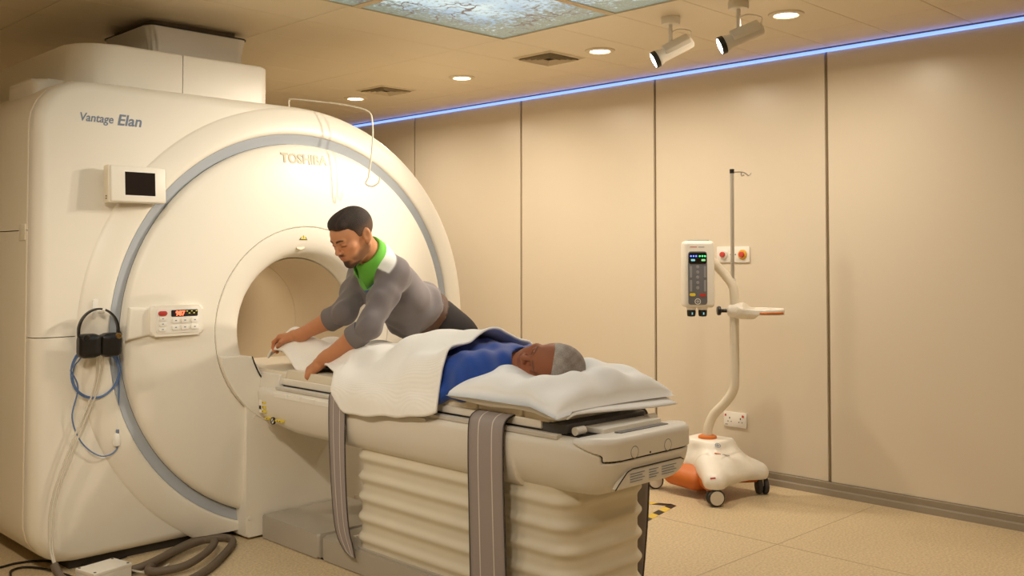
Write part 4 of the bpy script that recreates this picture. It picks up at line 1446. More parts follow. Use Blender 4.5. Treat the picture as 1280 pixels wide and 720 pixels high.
# ================================================================= the technician
SK = lin(196, 138, 98)
tech = thing('person', 'person in grey shirt with green collar leaning over the table adjusting the blanket', 'person', (3.12, 3.64, 0))
TFO = (2.528, 3.540, 1.394)
yaw, dn = math.radians(181.0), math.radians(30)
TF = Frame.look(TFO, (math.cos(yaw) * math.cos(dn), math.sin(yaw) * math.cos(dn), -math.sin(dn)), (math.cos(yaw) * math.sin(dn), math.sin(yaw) * math.sin(dn), math.cos(dn)))
shL, shR = v3(2.715, 3.485, 1.225), v3(2.800, 3.830, 1.222)
mid = (shL + shR) / 2
pel = v3(3.130, 3.640, .930)
elL, elR = v3(2.560, 3.465, 1.000), v3(2.605, 3.710, 1.052)
wrL, wrR = v3(2.462, 3.660, .852), v3(2.520, 3.945, .940)
neckb = v3(2.665, 3.577, 1.296)

LH = Frame.look((0, 0, 0), (-.02, .80, -.52), (-.45, .35, .80))
# left hand: fingers forward, back of the hand up; thumb on the inner side (away from the camera)
def hand_frame(o, fing, back, thumb_right):
    f_ = np.array(fing, float); f_ /= np.linalg.norm(f_)
    b_ = np.array(back, float); b_ -= f_ * (b_ @ f_); b_ /= np.linalg.norm(b_)
    r_ = np.cross(f_, b_)
    return Frame(o, f_, r_ if thumb_right else -r_, b_)
HLf = hand_frame(wrL + v3(-.004, .022, -.014), (-.28, .72, -.60), (-.60, -.10, .78), True)
HRf = hand_frame(wrR + v3(-.004, .026, -.002), (-.20, .93, -.10), (-.10, .05, 1.0), False)

# skin: head and neck fine, arms and hands, rest of the body coarse inside the clothes
F1 = Field((2.36, 3.40, 1.16), (2.80, 3.72, 1.56), .0028)
add_head(F1, TF, neck_to=neckb, neck_r=.056)
V1, Q1 = F1.mesh()
C1 = head_colours(V1, TF, SK, lin(176, 104, 84), beard=lin(44, 30, 22), bearda=.95, brow=lin(34, 24, 18))
F2 = Field((2.36, 3.40, .74), (2.68, 4.14, 1.10), .0032)
F2.cap(lerp(elL, wrL, .02), lerp(elL, wrL, .35), .036, .041, k=.01)
F2.cap(lerp(elL, wrL, .30), wrL, .042, .0275, k=.02)
F2.cap(lerp(elR, wrR, .02), lerp(elR, wrR, .35), .036, .041, k=.01)
F2.cap(lerp(elR, wrR, .30), wrR, .042, .0275, k=.02)
hand(F2, HLf, curl=(.70, 1.05, .8))
hand(F2, HRf, curl=(.50, .75, .6))
V2, Q2 = F2.mesh()
C2 = np.tile(SK * np.array([.96, .90, .88]), (len(V2), 1))
for hf in (HLf, HRf):
    L = hf.l(V2)
    kn = sstep(.06, .10, L[:, 0]) * (np.abs(L[:, 1]) < .06) * (np.abs(L[:, 2]) < .12)
    C2 = mixc(C2, SK * np.array([1.02, .80, .74]), .6 * kn)
F3 = Field((2.50, 3.36, .05), (3.36, 3.98, 1.34), .012)
F3.cap(shL, elL, .038, .034); F3.cap(shR, elR, .038, .034)
F3.cap(lerp(mid, pel, .15), lerp(mid, pel, .9), .10, .11, k=.05)
F3.cap(shL, shR, .05, .05, k=.05); F3.cap(mid, neckb, .06, .05, k=.04)
hipL, hipR = v3(3.14, 3.545, .90), v3(3.14, 3.735, .90)
knL, knR = v3(3.105, 3.50, .50), v3(3.105, 3.77, .50)
anL, anR = v3(3.16, 3.49, .09), v3(3.16, 3.79, .09)
for h_, k_, a_ in ((hipL, knL, anL), (hipR, knR, anR)):
    F3.cap(h_, k_, .075, .050, k=.04); F3.cap(k_, a_, .048, .034, k=.03)
V3, Q3 = F3.mesh()
V, Q, C = join([(V1, Q1, C1), (V2, Q2, C2), (V3, Q3, np.tile(SK, (len(V3), 1)))])
arr_obj('body', V, Q, M_skin, tech, C)

# hair: short sides, combed top
def tech_hair():
    F = Field((2.36, 3.40, 1.26), (2.70, 3.70, 1.56), .0028)
    F.ell((0, -.016, .040), (.0795, .0985, .0875), fr=TF)
    F.ell((0, .030, .088), (.056, .058, .036), k=.02, fr=TF)
    F.ell((-.012, .058, .080), (.042, .032, .026), k=.015, fr=TF)
    def keep(X, Y, Z):
        P = np.stack([X.ravel(), Y.ravel(), Z.ravel()], 1)
        L = TF.l(P)
        x, y, z = L[:, 0], L[:, 1], L[:, 2]
        hl = np.interp(y, [-.12, -.06, -.030, -.012, .002, .018, .030, .050, .075, .10], [-.062, -.050, -.018, .018, .000, .004, .040, .058, .068, .072])
        hl = hl + .012 * np.exp(-(x / .02) ** 2) * (y > .05)
        return ((hl - z) * .8).reshape(X.shape)
    F.clip(keep)
    V, Q = F.mesh()
    L = TF.l(V)
    dark, fade = lin(46, 33, 24), lin(96, 68, 48)
    t = sstep(.060, .020, L[:, 2]) * .75
    part_line = np.exp(-((L[:, 0] + .036) / .0035) ** 2) * sstep(.06, .07, L[:, 2]) * sstep(-.02, .02, L[:, 1])
    c = mixc(np.tile(dark, (len(V), 1)), fade, t)
    c = mixc(c, lin(70, 50, 36), .5 * part_line)
    arr_obj('hair', V, Q, M_hair, tech, c)
tech_hair()
# shirt ------------------------------------------------------------------
ax_ = (pel - mid) / np.linalg.norm(pel - mid)               # down the spine
lat = (shR - shL) / np.linalg.norm(shR - shL)               # to the figure's right
fro = np.cross(lat, ax_); fro /= np.linalg.norm(fro)         # towards the chest side
if fro @ v3(-1, 0, -.6) < 0: fro = -fro
TO = Frame(mid, lat, fro, ax_)                              # x right, y chest, z down the spine
LEN = float(np.linalg.norm(pel - mid))

def torso(F, inf=0.0, k=.05, waist=LEN):
    F.ell((0, .018, .13), (.178 + inf, .112 + inf, .185), k=k, fr=TO)
    F.ell((0, .012, .28), (.162 + inf, .124 + inf, .175), k=k, fr=TO)
    F.ell((0, -.006, .40), (.164 + inf, .126 + inf, .125), k=k, fr=TO)
    F.ell((0, -.02, .05), (.150 + inf, .085 + inf, .10), k=k, fr=TO)

def shirt():
    F = Field((2.44, 3.30, .82), (3.36, 4.00, 1.38), .0048)
    torso(F, .010)
    F.cap(shL, shR, .066, .066, k=.05)
    F.cap(mid, neckb, .085, .070, k=.05)
    F.cap(lerp(shL, mid, .15), lerp(shL, neckb, .75) + v3(.01, 0, .030), .060, .052, k=.04)
    F.cap(lerp(shL, mid, .35), neckb, .055, .060, k=.04)
    F.cap(lerp(shR, mid, .35), neckb, .055, .060, k=.04)
    for sh, el, wr in ((shL, elL, wrL), (shR, elR, wrR)):
        F.cap(sh, lerp(sh, el, .45), .068, .062, k=.035)
        F.cap(lerp(sh, el, .4), el, .061, .053, k=.02)
        F.cap(el, lerp(el, wr, .20), .053, .049, k=.02)
    # blousing above the belt
    F.ell((0, .004, LEN - .220), (.182, .146, .040), k=.03, fr=TO)
    P = []
    def folds(X, Y, Z):
        u = (X - mid[0]) * ax_[0] + (Y - mid[1]) * ax_[1] + (Z - mid[2]) * ax_[2]
        l_ = (X - mid[0]) * lat[0] + (Y - mid[1]) * lat[1] + (Z - mid[2]) * lat[2]
        w_ = (X - mid[0]) * fro[0] + (Y - mid[1]) * fro[1] + (Z - mid[2]) * fro[2]
        a = sstep(.16, .32, u)
        f = .0070 * a * np.sin(46 * u + 16 * w_ + 9 * l_ + 2 * np.sin(21 * l_)) + .0048 * a * np.sin(70 * u - 34 * w_ + 3 * np.sin(17 * w_))
        f = f + .0030 * np.sin(38 * l_ + 26 * u + 2 * np.sin(30 * u)) * np.sin(24 * w_ - 15 * u)
        # creases running across the sleeves, broken up so that they do not ring the arm
        for sh, el in ((shL, elL), (shR, elR)):
            d = (el - sh) / np.linalg.norm(el - sh)
            s = (X - sh[0]) * d[0] + (Y - sh[1]) * d[1] + (Z - sh[2]) * d[2]
            px, py, pz = X - sh[0] - s * d[0], Y - sh[1] - s * d[1], Z - sh[2] - s * d[2]
            r = np.sqrt(px * px + py * py + pz * pz)
            m = sstep(.13, .09, r) * sstep(.04, .14, s)
            f = f + .0046 * m * np.sin(62 * s + 45 * pz - 38 * py + 20 * px) * np.sin(34 * pz + 41 * py + 8 * s + .7)
        return f
    F.warp(folds)
    # open ends: belt line, neck, cuffs
    def cut(X, Y, Z):
        u = (X - mid[0]) * ax_[0] + (Y - mid[1]) * ax_[1] + (Z - mid[2]) * ax_[2]
        d = u - (LEN - .186)
        nd = (TF.o - neckb) / np.linalg.norm(TF.o - neckb)
        n_ = (X - neckb[0]) * nd[0] + (Y - neckb[1]) * nd[1] + (Z - neckb[2]) * nd[2]
        near = np.sqrt((X - neckb[0]) ** 2 + (Y - neckb[1]) ** 2 + (Z - neckb[2]) ** 2)
        d = np.maximum(d, np.where(near < .13, n_ - .030, -.1))
        return d
    F.clip(cut)
    V, Q = F.mesh()
    L = TO.l(V)
    x, y, z = L[:, 0], L[:, 1], L[:, 2]
    grey, green, white, blue = lin(112, 104, 104), lin(104, 184, 62), lin(240, 238, 232), lin(56, 66, 150)
    dshL = np.linalg.norm(np.cross(V - shL, (elL - shL) / np.linalg.norm(elL - shL)), axis=1)
    alongL = (V - shL) @ ((elL - shL) / np.linalg.norm(elL - shL))
    alongR = (V - shR) @ ((elR - shR) / np.linalg.norm(elR - shR))
    rL = np.linalg.norm(V - shL, axis=1); rR = np.linalg.norm(V - shR, axis=1)
    dR = np.linalg.norm(np.cross(V - shR, (elR - shR) / np.linalg.norm(elR - shR)), axis=1)
    c = np.tile(grey, (len(V), 1))
    soft = lambda e: 1 / (1 + np.exp(-np.clip(e * 960.0, -40, 40)))
    arm = np.maximum(soft(.095 - dR) * soft(alongR - .02), soft(.085 - dshL) * soft(alongL + .005))
    w = soft(-.082 - z) * soft(.030 - y) * soft(y + .135)
    c = mixc(c, white, w)
    g = soft(x + .150) * soft(.075 - x) * soft(y - .030) * soft(-.002 - z) * (1 - arm)
    c = mixc(c, green, g)
    c = mixc(c, blue, soft(x + .060) * soft(-.005 - x) * soft(y - .04) * soft(-.002 - z) * soft(z + .016) * (1 - arm))
    c = mixc(c, white, soft(.009 - np.abs(x + .058)) * soft(y - .04) * soft(-.050 - z) * (1 - arm))
    arr_obj('shirt', V, Q, M_cloth, tech, c)
shirt()

# rolled cuffs
M_cuff = mat('shirt_cuff', S(114, 107, 106), rough=.85, bump=.2, bscale=300)
for el, wr in ((elL, wrL), (elR, wrR)):
    d = wr - el
    L_ = float(np.linalg.norm(d))
    zax = d / L_
    q = Vector((0, 0, 1)).rotation_difference(Vector(zax)).to_matrix().to_4x4()
    T = Matrix.Translation(Vector(lerp(el, wr, .06))) @ q
    lathe('cuff', [(.044, .022), (.051, .022), (.0545, .028), (.0545, .045), (.0560, .074), (.0535, .081), (.049, .081), (.042, .074)], (0, 0, 0), 'z', M_cuff, tech, 32, M=T, caps=False)

# collar: standing band with folded points
def collar():
    nd = TF.o - neckb; nd /= np.linalg.norm(nd)
    f_ = TF.R[:, 1].copy(); f_ = v3(-.97, .24, -.2); f_ -= nd * (f_ @ nd); f_ /= np.linalg.norm(f_)
    r_ = np.cross(f_, nd)
    o = neckb + nd * .012
    rows_g = []
    NA = 56
    for i in range(NA + 1):
        a = math.radians(-158 + 316 * i / NA)                 # angle from the back of the neck
        frac = abs(a) / math.radians(158)
        dirv = -f_ * math.cos(a) + r_ * math.sin(a)
        row = []
        open_ = .012 * frac ** 3
        for (rad, h) in ((.064, -.005), (.065, .022), (.066, .046), (.069, .058), (.073, .055), (.077, .036), (.080 + .012 * frac, .014 - .022 * frac), (.083 + .022 * frac, -.004 - .066 * frac ** 3)):
            hh = h - .012 * frac
            row.append(tuple(o + dirv * (rad + open_) + nd * hh))
        rows_g.append(row)
    grid_obj('collar', rows_g, mat('collar_green', S(106, 188, 64), rough=.8, bump=.1, bscale=300), tech, thick=.003)
    edge = [Vector(r[-1]) for r in rows_g]
    tube('collar_piping', edge, .0032, mat('piping_blue', S(58, 68, 152), rough=.8), tech, 6)
collar()

# belt and trousers
M_belt = mat('belt_brown_leather', S(74, 48, 34), rough=.45, bump=.1, bscale=90)
M_trs = mat('trousers_black', S(34, 28, 28), rough=.85, bump=.15, bscale=250)
F = Field((2.86, 3.34, .72), (3.42, 3.96, 1.16), .005)
torso(F, .011, k=.05)
F.ell((0, -.002, LEN - .10), (.170, .134, .16), k=.03, fr=TO)
F.clip(lambda X, Y, Z: np.abs((X - mid[0]) * ax_[0] + (Y - mid[1]) * ax_[1] + (Z - mid[2]) * ax_[2] - (LEN - .168)) - .0205)
belt = field_obj('belt', F, M_belt, tech)
F = Field((2.92, 3.34, .06), (3.44, 3.96, 1.10), .008)
F.ell((0, -.004, LEN - .08), (.167, .132, .19), k=.04, fr=TO)
F.ell((3.17, 3.64, .90), (.125, .165, .13), k=.06)
for h_, k_, a_ in ((hipL, knL, anL), (hipR, knR, anR)):
    F.cap(h_, k_, .100, .074, k=.05); F.cap(k_, a_, .072, .062, k=.03)
F.clip(lambda X, Y, Z: np.maximum((LEN - .172) - ((X - mid[0]) * ax_[0] + (Y - mid[1]) * ax_[1] + (Z - mid[2]) * ax_[2]), .075 - Z))
field_obj('trousers', F, M_trs, tech)
M_shoe = mat('black_shoe', S(28, 25, 24), rough=.35)
for a_ in (anL, anR):
    F = Field((a_[0] - .24, a_[1] - .07, 0), (a_[0] + .10, a_[1] + .07, .14), .006)
    F.ell((a_[0] - .015, a_[1], .055), (.075, .042, .06))
    F.ell((a_[0] - .115, a_[1], .038), (.095, .044, .040), k=.05)
    F.clip(lambda X, Y, Z: .002 - Z)
    field_obj('shoe', F, M_shoe, tech)

# ================================================================= the patient
SP = lin(150, 92, 62)
pat = thing('person', 'person with short grey hair in blue shirt lying on pillow under blanket', 'person', (2.66, 3.2, .79))
PF = Frame.look((2.635, 2.462, .908), (-.93, .16, .30), (-.10, -.96, .12))
pneck = v3(2.655, 2.625, .865)
F1 = Field((2.46, 2.26, .78), (2.80, 2.70, 1.10), .0028)
add_head(F1, PF, neck_to=pneck, neck_r=.058, heavy=1.0)
V1, Q1 = F1.mesh()
C1 = head_colours(V1, PF, SP, lin(120, 72, 58), brow=lin(92, 64, 50), browa=.7)
psL, psR = v3(2.475, 2.690, .872), v3(2.850, 2.690, .868)
F3 = Field((2.36, 2.52, .76), (2.98, 4.20, 1.02), .011)
F3.cap(psL, psR, .065, .065, k=.05)
F3.ell((2.662, 2.86, .872), (.165, .22, .085), k=.05)
F3.ell((2.662, 3.06, .870), (.165, .22, .090), k=.05)
F3.cap((2.57, 3.28, .840), (2.58, 3.66, .838), 0.066, .050, k=.04); F3.cap((2.58, 3.66, .838), (2.58, 4.00, .840), .050, .036, k=.03); F3.cap((2.58, 4.0, .83), (2.575, 4.04, .868), .034, .028, k=.03)
F3.cap((2.755, 3.28, .840), (2.745, 3.66, .838), 0.066, .050, k=.04); F3.cap((2.745, 3.66, .838), (2.745, 4.00, .840), .050, .036, k=.03); F3.cap((2.745, 4.0, .83), (2.75, 4.04, .868), .034, .028, k=.03)
F3.cap(psL, (2.455, 2.96, .838), .045, .040, k=.03); F3.cap((2.455, 2.96, .838), (2.48, 3.20, .838), .038, .028, k=.02); F3.cap((2.48, 3.20, .838), (2.49, 3.30, .835), .028, .018, k=.02)
F3.cap(psR, (2.870, 2.96, .838), .045, .040, k=.03); F3.cap((2.870, 2.96, .838), (2.85, 3.20, .838), .038, .028, k=.02); F3.cap((2.85, 3.20, .838), (2.84, 3.30, .835), .028, .018, k=.02)
F3.cap(pneck, (2.66, 2.74, .86), .06, .07, k=.04)
V3, Q3 = F3.mesh()
V, Q, C = join([(V1, Q1, C1), (V3, Q3, np.tile(SP, (len(V3), 1)))])
arr_obj('body', V, Q, M_skin, pat, C)
PATIENT_SURFACES = [V3]

def pat_hair():
    F = Field((2.46, 2.26, .78), (2.80, 2.62, 1.10), .0028)
    F.ell((0, -.016, .038), (.0790, .0985, .0865), fr=PF)
    def keep(X, Y, Z):
        P = np.stack([X.ravel(), Y.ravel(), Z.ravel()], 1)
        L = PF.l(P)
        y, z = L[:, 1], L[:, 2]
        hl = np.interp(y, [-.12, -.06, -.030, -.012, .004, .020, .034, .055, .080, .10], [-.062, -.050, -.018, .018, -.004, .010, .052, .070, .082, .090])
        return ((hl - z) * .8).reshape(X.shape)
    F.clip(keep)
    V, Q = F.mesh()
    L = PF.l(V)
    g1, g2 = lin(176, 168, 160), lin(120, 104, 94)
    n = .5 + .5 * np.sin(130 * L[:, 0] + 40 * L[:, 1]) * np.sin(110 * L[:, 1] - 60 * L[:, 2])
    top = sstep(.03, .11, L[:, 2]) * sstep(-.02, .02, -L[:, 1] + .03)
    c = mixc(np.tile(g1, (len(V), 1)), g2, np.clip(.35 * n + .45 * top, 0, 1))
    arr_obj('hair', V, Q, M_hair, pat, c)
pat_hair()
def gown():
    F = Field((2.35, 2.52, .70), (3.00, 3.36, 1.04), .0048)
    F.cap(psL, psR, .078, .078, k=.05)
    F.ell((2.662, 2.86, .875), (.185, .24, .098), k=.06)
    F.ell((2.662, 3.06, .875), (.180, .21, .105), k=.05)
    F.ell((2.66, 2.66, .890), (.120, .07, .060), k=.04)
    F.cap(psL, (2.452, 2.96, .840), .074, .066, k=.04)
    F.cap(psR, (2.873, 2.96, .840), .074, .066, k=.04)
    # loose sleeve hanging over the cushion edge
    F.cap((2.425, 2.70, .815), (2.400, 2.84, .790), .035, .030, k=.05)
    F.cap((2.400, 2.80, .790), (2.388, 2.85, .755), .024, .014, k=.03)
    def folds(X, Y, Z):
        return .0050 * np.sin(34 * Y + 22 * X + 14 * Z) * np.sin(19 * X - 12 * Y + .6) + .0028 * np.sin(70 * X - 44 * Y + 30 * Z)
    F.warp(folds)
    def cut(X, Y, Z):
        d = np.sqrt((X - pneck[0]) ** 2 + ((Y - pneck[1] + .03)) ** 2 + (Z - pneck[2] - .02) ** 2)
        return np.maximum(.083 - d, Y - 3.22)
    F.clip(cut)
    g_ = field_obj('blue_shirt', F, mat('gown_blue', S(12, 64, 150), rough=.75, bump=.12, bscale=200, sheen=.2), pat)
    PATIENT_SURFACES.append(np.array([v.co[:] for v in g_.data.vertices]))
gown()

# ------------------------------------------------------------------ blanket
CY = [2.70, 2.80, 2.90, 2.97, 3.05, 3.19, 3.32, 3.49, 3.60, 3.75, 3.88, 3.98, 4.08, 4.18, 4.30]
CZ = [1.005, 1.008, 1.006, .998, .976, .935, .905, .880, .868, .856, .862, .882, .890, .880, .855]
def crest(y): return float(np.interp(y, CY, CZ))

# height of what lies under the blanket, from the patient's own surfaces
HX0, HY0, HS = 2.30, 2.50, .01
HM = np.full((76, 190), .79)
for vv in PATIENT_SURFACES:
    ii = np.clip(((vv[:, 0] - HX0) / HS).astype(int), 0, 75)
    jj = np.clip(((vv[:, 1] - HY0) / HS).astype(int), 0, 189)
    np.maximum.at(HM, (ii, jj), vv[:, 2])
for _ in range(3):
    P_ = np.pad(HM, 1, mode='edge')
    HM = np.max([P_[a:a + 76, b:b + 190] for a in range(3) for b in range(3)], axis=0)
for _ in range(6):
    P_ = np.pad(HM, 1, mode='edge')
    HM = np.mean([P_[a:a + 76, b:b + 190] for a in range(3) for b in range(3)], axis=0)
def under(x, y):
    fx, fy = min(max((x - HX0) / HS - .5, 0), 74.0), min(max((y - HY0) / HS - .5, 0), 188.0)
    i, j = int(fx), int(fy)
    a, b = fx - i, fy - j
    return (HM[i, j] * (1 - a) + HM[i + 1, j] * a) * (1 - b) + (HM[i, j + 1] * (1 - a) + HM[i + 1, j + 1] * a) * b
def body_z(x, y):
    """height of the blanket over the lying body"""
    c = crest(y) - .800
    u = (x - 2.640) / (.250 if x < 2.640 else .29)
    s = max(0.0, 1 - abs(u) ** 2.1)
    z = .800 + c * s
    return max(z, under(x, y) + .012)

def blanket():
    rows = []
    NY, NX = 110, 96
    for i in range(NY + 1):
        t = i / NY
        y0 = 2.800 + (4.175 - 2.800) * t
        # near edge: hangs over the table edge up to the hands, then lies on top and is lifted
        if y0 < 3.36: hang = 1.0
        elif y0 < 3.50: hang = 1 - (y0 - 3.36) / .14
        else: hang = 0.0
        hem = .715 - .050 * min(1, max(0, (y0 - 2.80) / .45))
        pts = []
        xe = 2.412 if hang > 0 else 2.412 + .055 * min(1, (y0 - 3.50) / .2)
        N1 = 60
        pts.append((2.952, .70)); pts.append((2.946, .74)); pts.append((2.932, .785))
        for k in range(N1 + 1):
            x = 2.915 + (xe - 2.915) * k / N1
            pts.append((x, body_z(x, y0)))
        if hang > 0:
            zt = body_z(xe, y0)
            zb = .795 + (hem - .795) * hang
            pts.append((2.386, .60 * zt + .40 * max(zb, .77)))
            if hang > .3:
                pts.append((2.366, .765))
                pts.append((2.359, .735))
            pts.append((2.357 if hang > .3 else 2.392, min(zb, .79)))
        # resample evenly
        P = np.array(pts)
        L = np.concatenate([[0], np.cumsum(np.hypot(*np.diff(P, axis=0).T))])
        q = np.linspace(0, L[-1], NX + 1)
        X, Zz = np.interp(q, L, P[:, 0]), np.interp(q, L, P[:, 1])
        row = []
        for k in range(NX + 1):
            x, z = X[k], Zz[k]
            y = y0
            # soft folds
            z += .0045 * math.sin(17 * y + 11 * x) * math.sin(9 * x - 4 * y + 1) + .003 * math.sin(38 * y - 20 * x)
            if z < .78 and x < 2.41: x -= .005 * math.sin(24 * y + 1.0) + .003
            # drawn up by the two hands near the scanner
            lift = math.exp(-((y - 4.05) / .15) ** 2) * math.exp(-((x - 2.51) / .13) ** 2)
            z += .065 * lift
            g = math.exp(-((y - 3.86) / .07) ** 2) * math.exp(-((x - 2.47) / .06) ** 2)
            z -= .030 * g
            # gathered folds radiating from the near hand
            rr = math.hypot(y - 3.72, x - 2.47)
            z += .007 * math.sin(9 * math.atan2(y - 3.72, x - 2.47)) * math.exp(-((rr - .10) / .08) ** 2)
            # the chest edge is rolled and slants a little
            if t < .05:
                z += .010 * (1 - t / .05) ** 2
            y += (.030 * math.sin(7 * x) - .004) * (1 - t) ** 4 - .05 * max(0, (.80 - z)) * (1 - t) ** 6
            if y0 > 3.62:      # free edges droop
                e = max(0.0, (k - (NX - 9)) / 9)
                z -= .040 * e ** 1.4 * min(1, (y0 - 3.62) / .1)
            g2 = max(0.0, (t - .93) / .07)
            z -= .55 * max(0.0, z - .815) * g2 ** 1.5
            y -= .045 * g2 ** 2
            row.append((x, y, z))
        rows.append(row)
    # smooth
    A = np.array(rows)
    for _ in range(3):
        B = A.copy()
        B[1:-1] = (A[:-2] + 2 * A[1:-1] + A[2:]) / 4
        B[:, 1:-1] = (B[:, :-2] + 2 * B[:, 1:-1] + B[:, 2:]) / 4
        A = B
    return grid_obj('blanket', [[tuple(p) for p in r] for r in A], M_blk, thick=-.009)
tag(blanket(), 'white waffle blanket covering the patient and hanging over the table edge', 'blanket')

# ------------------------------------------------------------------ contrast injector on its wheeled stand
M_inj = mat('injector_white', S(240, 234, 222), rough=0.35)
M_org = mat('injector_orange', S(206, 112, 42), rough=0.45)
M_pole = mat('stand_cream', S(226, 216, 196), rough=0.4)
M_steel = mat('brushed_steel', S(186, 178, 166), rough=0.35, metal=0.45)
M_panel = mat('panel_grey', S(112, 112, 116), rough=0.4)
M_rubber = mat('tyre_rubber', S(58, 54, 50), rough=0.7)
M_grey3 = mat('print_grey', S(160, 156, 150), rough=.5)
M_hub = mat('wheel_hub', S(220, 212, 196), rough=0.4)
inj = thing('contrast_injector', 'white medical injector on a wheeled stand with bent pole', 'medical stand', (4.62, 3.10, 0))

# ring of casters: contact points read off the floor
def caster(x, y, ang, r=.046):
    d = Matrix.Translation((x, y, r)) @ Matrix.Rotation(ang, 4, 'Z')
    c = lathe('caster', [(.0, -.010), (r - .012, -.013), (r - .004, -.011), (r, -.004), (r, .004), (r - .004, .011), (r - .012, .013), (.0, .010)], (0, -.017, 0), 'y', M_rubber, inj, 28, M=d)
    lathe('caster_hub', [(.0, -.0145), (r - .010, -.0140), (r - .008, -.010)], (0, -.017, 0), 'y', M_hub, c, 28, M=d)
    lathe('tyre', [(.0, -.010), (r - .012, -.013), (r - .004, -.011), (r, -.004), (r, .004), (r - .004, .011), (r - .012, .013), (.0, .010)], (0, .019, 0), 'y', M_rubber, c, 28, M=d)
    box('fork', -.018, .026, -.006, .008, .0, .050, M_pole, c, bevel=.003, M=d)
caster(4.405, 2.935, math.radians(-38))
caster(4.815, 2.905, math.radians(50))
caster(4.500, 3.400, math.radians(-40))
caster(4.90, 3.34, math.radians(20))

# base: domed body with four arms
f = Field((4.28, 2.78, .04), (5.03, 3.52, .36), .006)
hub = (4.655, 3.145)
f.rbox((hub[0], hub[1], .215), (.105, .125, .095), .045)
for (x, y, w) in ((4.415, 2.945, .062), (4.800, 2.915, .058), (4.515, 3.385, .055), (4.87, 3.33, .055)):
    f.cap((hub[0] * .55 + x * .45, hub[1] * .55 + y * .45, .165), (x, y, .122), .078, w * .62, k=.07)
    f.cap((hub[0], hub[1], .17), (x, y, .118), .085, .034, k=.05)
f.cap((4.43, 2.955, .120), (4.78, 2.925, .120), .034, .034, k=.07)
f.cap((4.60, 3.00, .160), (4.68, 3.00, .160), .06, .06, k=.07)
f.clip(lambda X, Y, Z: .088 + .04 * np.clip(1 - ((X - hub[0]) ** 2 + (Y - hub[1]) ** 2) / .06, 0, 1) - Z)
f.clip(lambda X, Y, Z: Z - .298)
base_o = field_obj('base_cover', f, M_inj, inj)
f = Field((4.30, 2.84, .03), (4.98, 3.48, .20), .007)
for (x, y) in ((4.415, 2.965), (4.790, 2.935), (4.505, 3.37), (4.86, 3.31)):
    f.cap((hub[0], hub[1], .105), (x, y, .10), .095, .036, k=.05)
f.clip(lambda X, Y, Z: np.maximum(Z - .125, .062 - Z))
field_obj('base_underside', f, M_org, inj)
f = Field((4.32, 3.0, .02), (4.72, 3.40, .26), .006)
f.cap((4.50, 3.13, .085), (4.50, 3.27, .10), .050, .055, k=.03)
f.cap((4.56, 3.13, .10), (4.56, 3.27, .115), .075, .07, k=.03)
field_obj('brake_pedal', f, M_org, inj)
lathe('pole_collar', [(.0, .0), (.048, .0), (.052, .006), (.050, .016), (.036, .022), (.0, .022)], (4.640, 3.140, .294), 'z', M_org, inj, 28)
# emblem and print
def on_base(p, n, lift=.003):
    n = Vector(n).normalized()
    r = Vector((.70, -.71, 0)); r = (r - n * r.dot(n)).normalized()
    return face_matrix(tuple(Vector(p) + n * lift), r, n.cross(r))
Mb = on_base((4.566, 3.026, .278), (-.34, -.52, .78), .006)
lathe('emblem_ring', [(.0125, .0), (.0160, .0)], (0, 0, 0), 'z', M_txt, base_o, 24, M=Mb, caps=False)
box('emblem_bar', -.0015, .0015, -.010, .010, -.0005, .0005, M_txt, base_o, M=Mb)
box('emblem_bar', -.010, .010, -.0015, .0015, -.0005, .0005, M_txt, base_o, M=Mb)
Mp = on_base((4.560, 2.998, .236), (-.25, -.57, .78), .004)
box('name_print', -.040, -.004, -.003, .003, -.001, .0008, M_org, base_o, M=Mp)
box('name_print', .002, .045, -.003, .003, -.001, .0008, M_grey3, base_o, M=Mp)
Mq = on_base((4.373, 2.928, .150), (-.794, -.361, .488), .001)
box('badge_print', -.014, .014, -.004, .004, -.001, .0008, M_red, base_o, M=Mq)
# bent pole
pole = [(4.640, 3.140, .30), (4.642, 3.135, .36), (4.650, 3.105, .43), (4.662, 3.04, .50), (4.672, 2.995, .57), (4.675, 2.985, .66), (4.675, 2.985, .90), (4.675, 2.985, 1.10), (4.668, 3.00, 1.16), (4.645, 3.04, 1.22), (4.60, 3.085, 1.285), (4.55, 3.10, 1.30), (4.50, 3.10, 1.30)]
tube('bent_pole', spline(pole, 8), [.0255] * 97, M_pole, inj, 20)
# tray ring
f = Field((4.58, 2.68, .96), (4.86, 3.06, 1.06), .005)
f.op(lambda X, Y, Z: np.maximum(np.maximum(np.sqrt((X - 4.705) ** 2 + ((Y - 2.83) * 1.0) ** 2) - .118, Z - 1.025), .993 - Z), (4.58, 2.7, .99), (4.83, 2.95, 1.03))
f.cap((4.675, 2.985, 1.008), (4.69, 2.90, 1.008), .042, .05, k=.03)
f.op(lambda X, Y, Z: np.maximum(np.sqrt((X - 4.705) ** 2 + (Y - 2.83) ** 2) - .100, 1.003 - Z), (4.58, 2.7, 1.0), (4.83, 2.95, 1.03), mode='s')
tray = field_obj('tray', f, M_inj, inj)
rows = []
for i in range(15):
    a = math.radians(205 + 75 * i / 14)
    rows.append([(4.705 + r_ * math.cos(a), 2.83 + r_ * math.sin(a), z_) for (r_, z_) in ((.1165, .998), (.1195, .998), (.1195, 1.010), (.1165, 1.010))])
grid_obj('tray_stripe', rows, M_org, tray, closed_u=True)
Mk = Matrix.Translation((4.652, 3.012, 1.008)) @ Matrix.Rotation(math.radians(135), 4, 'Z')
lathe('clamp_knob', [(.0, .058), (.022, .058), (.026, .050), (.024, .040), (.010, .034), (.010, .0)], (0, 0, 0), 'x', M_black, inj, 16, M=Mk)
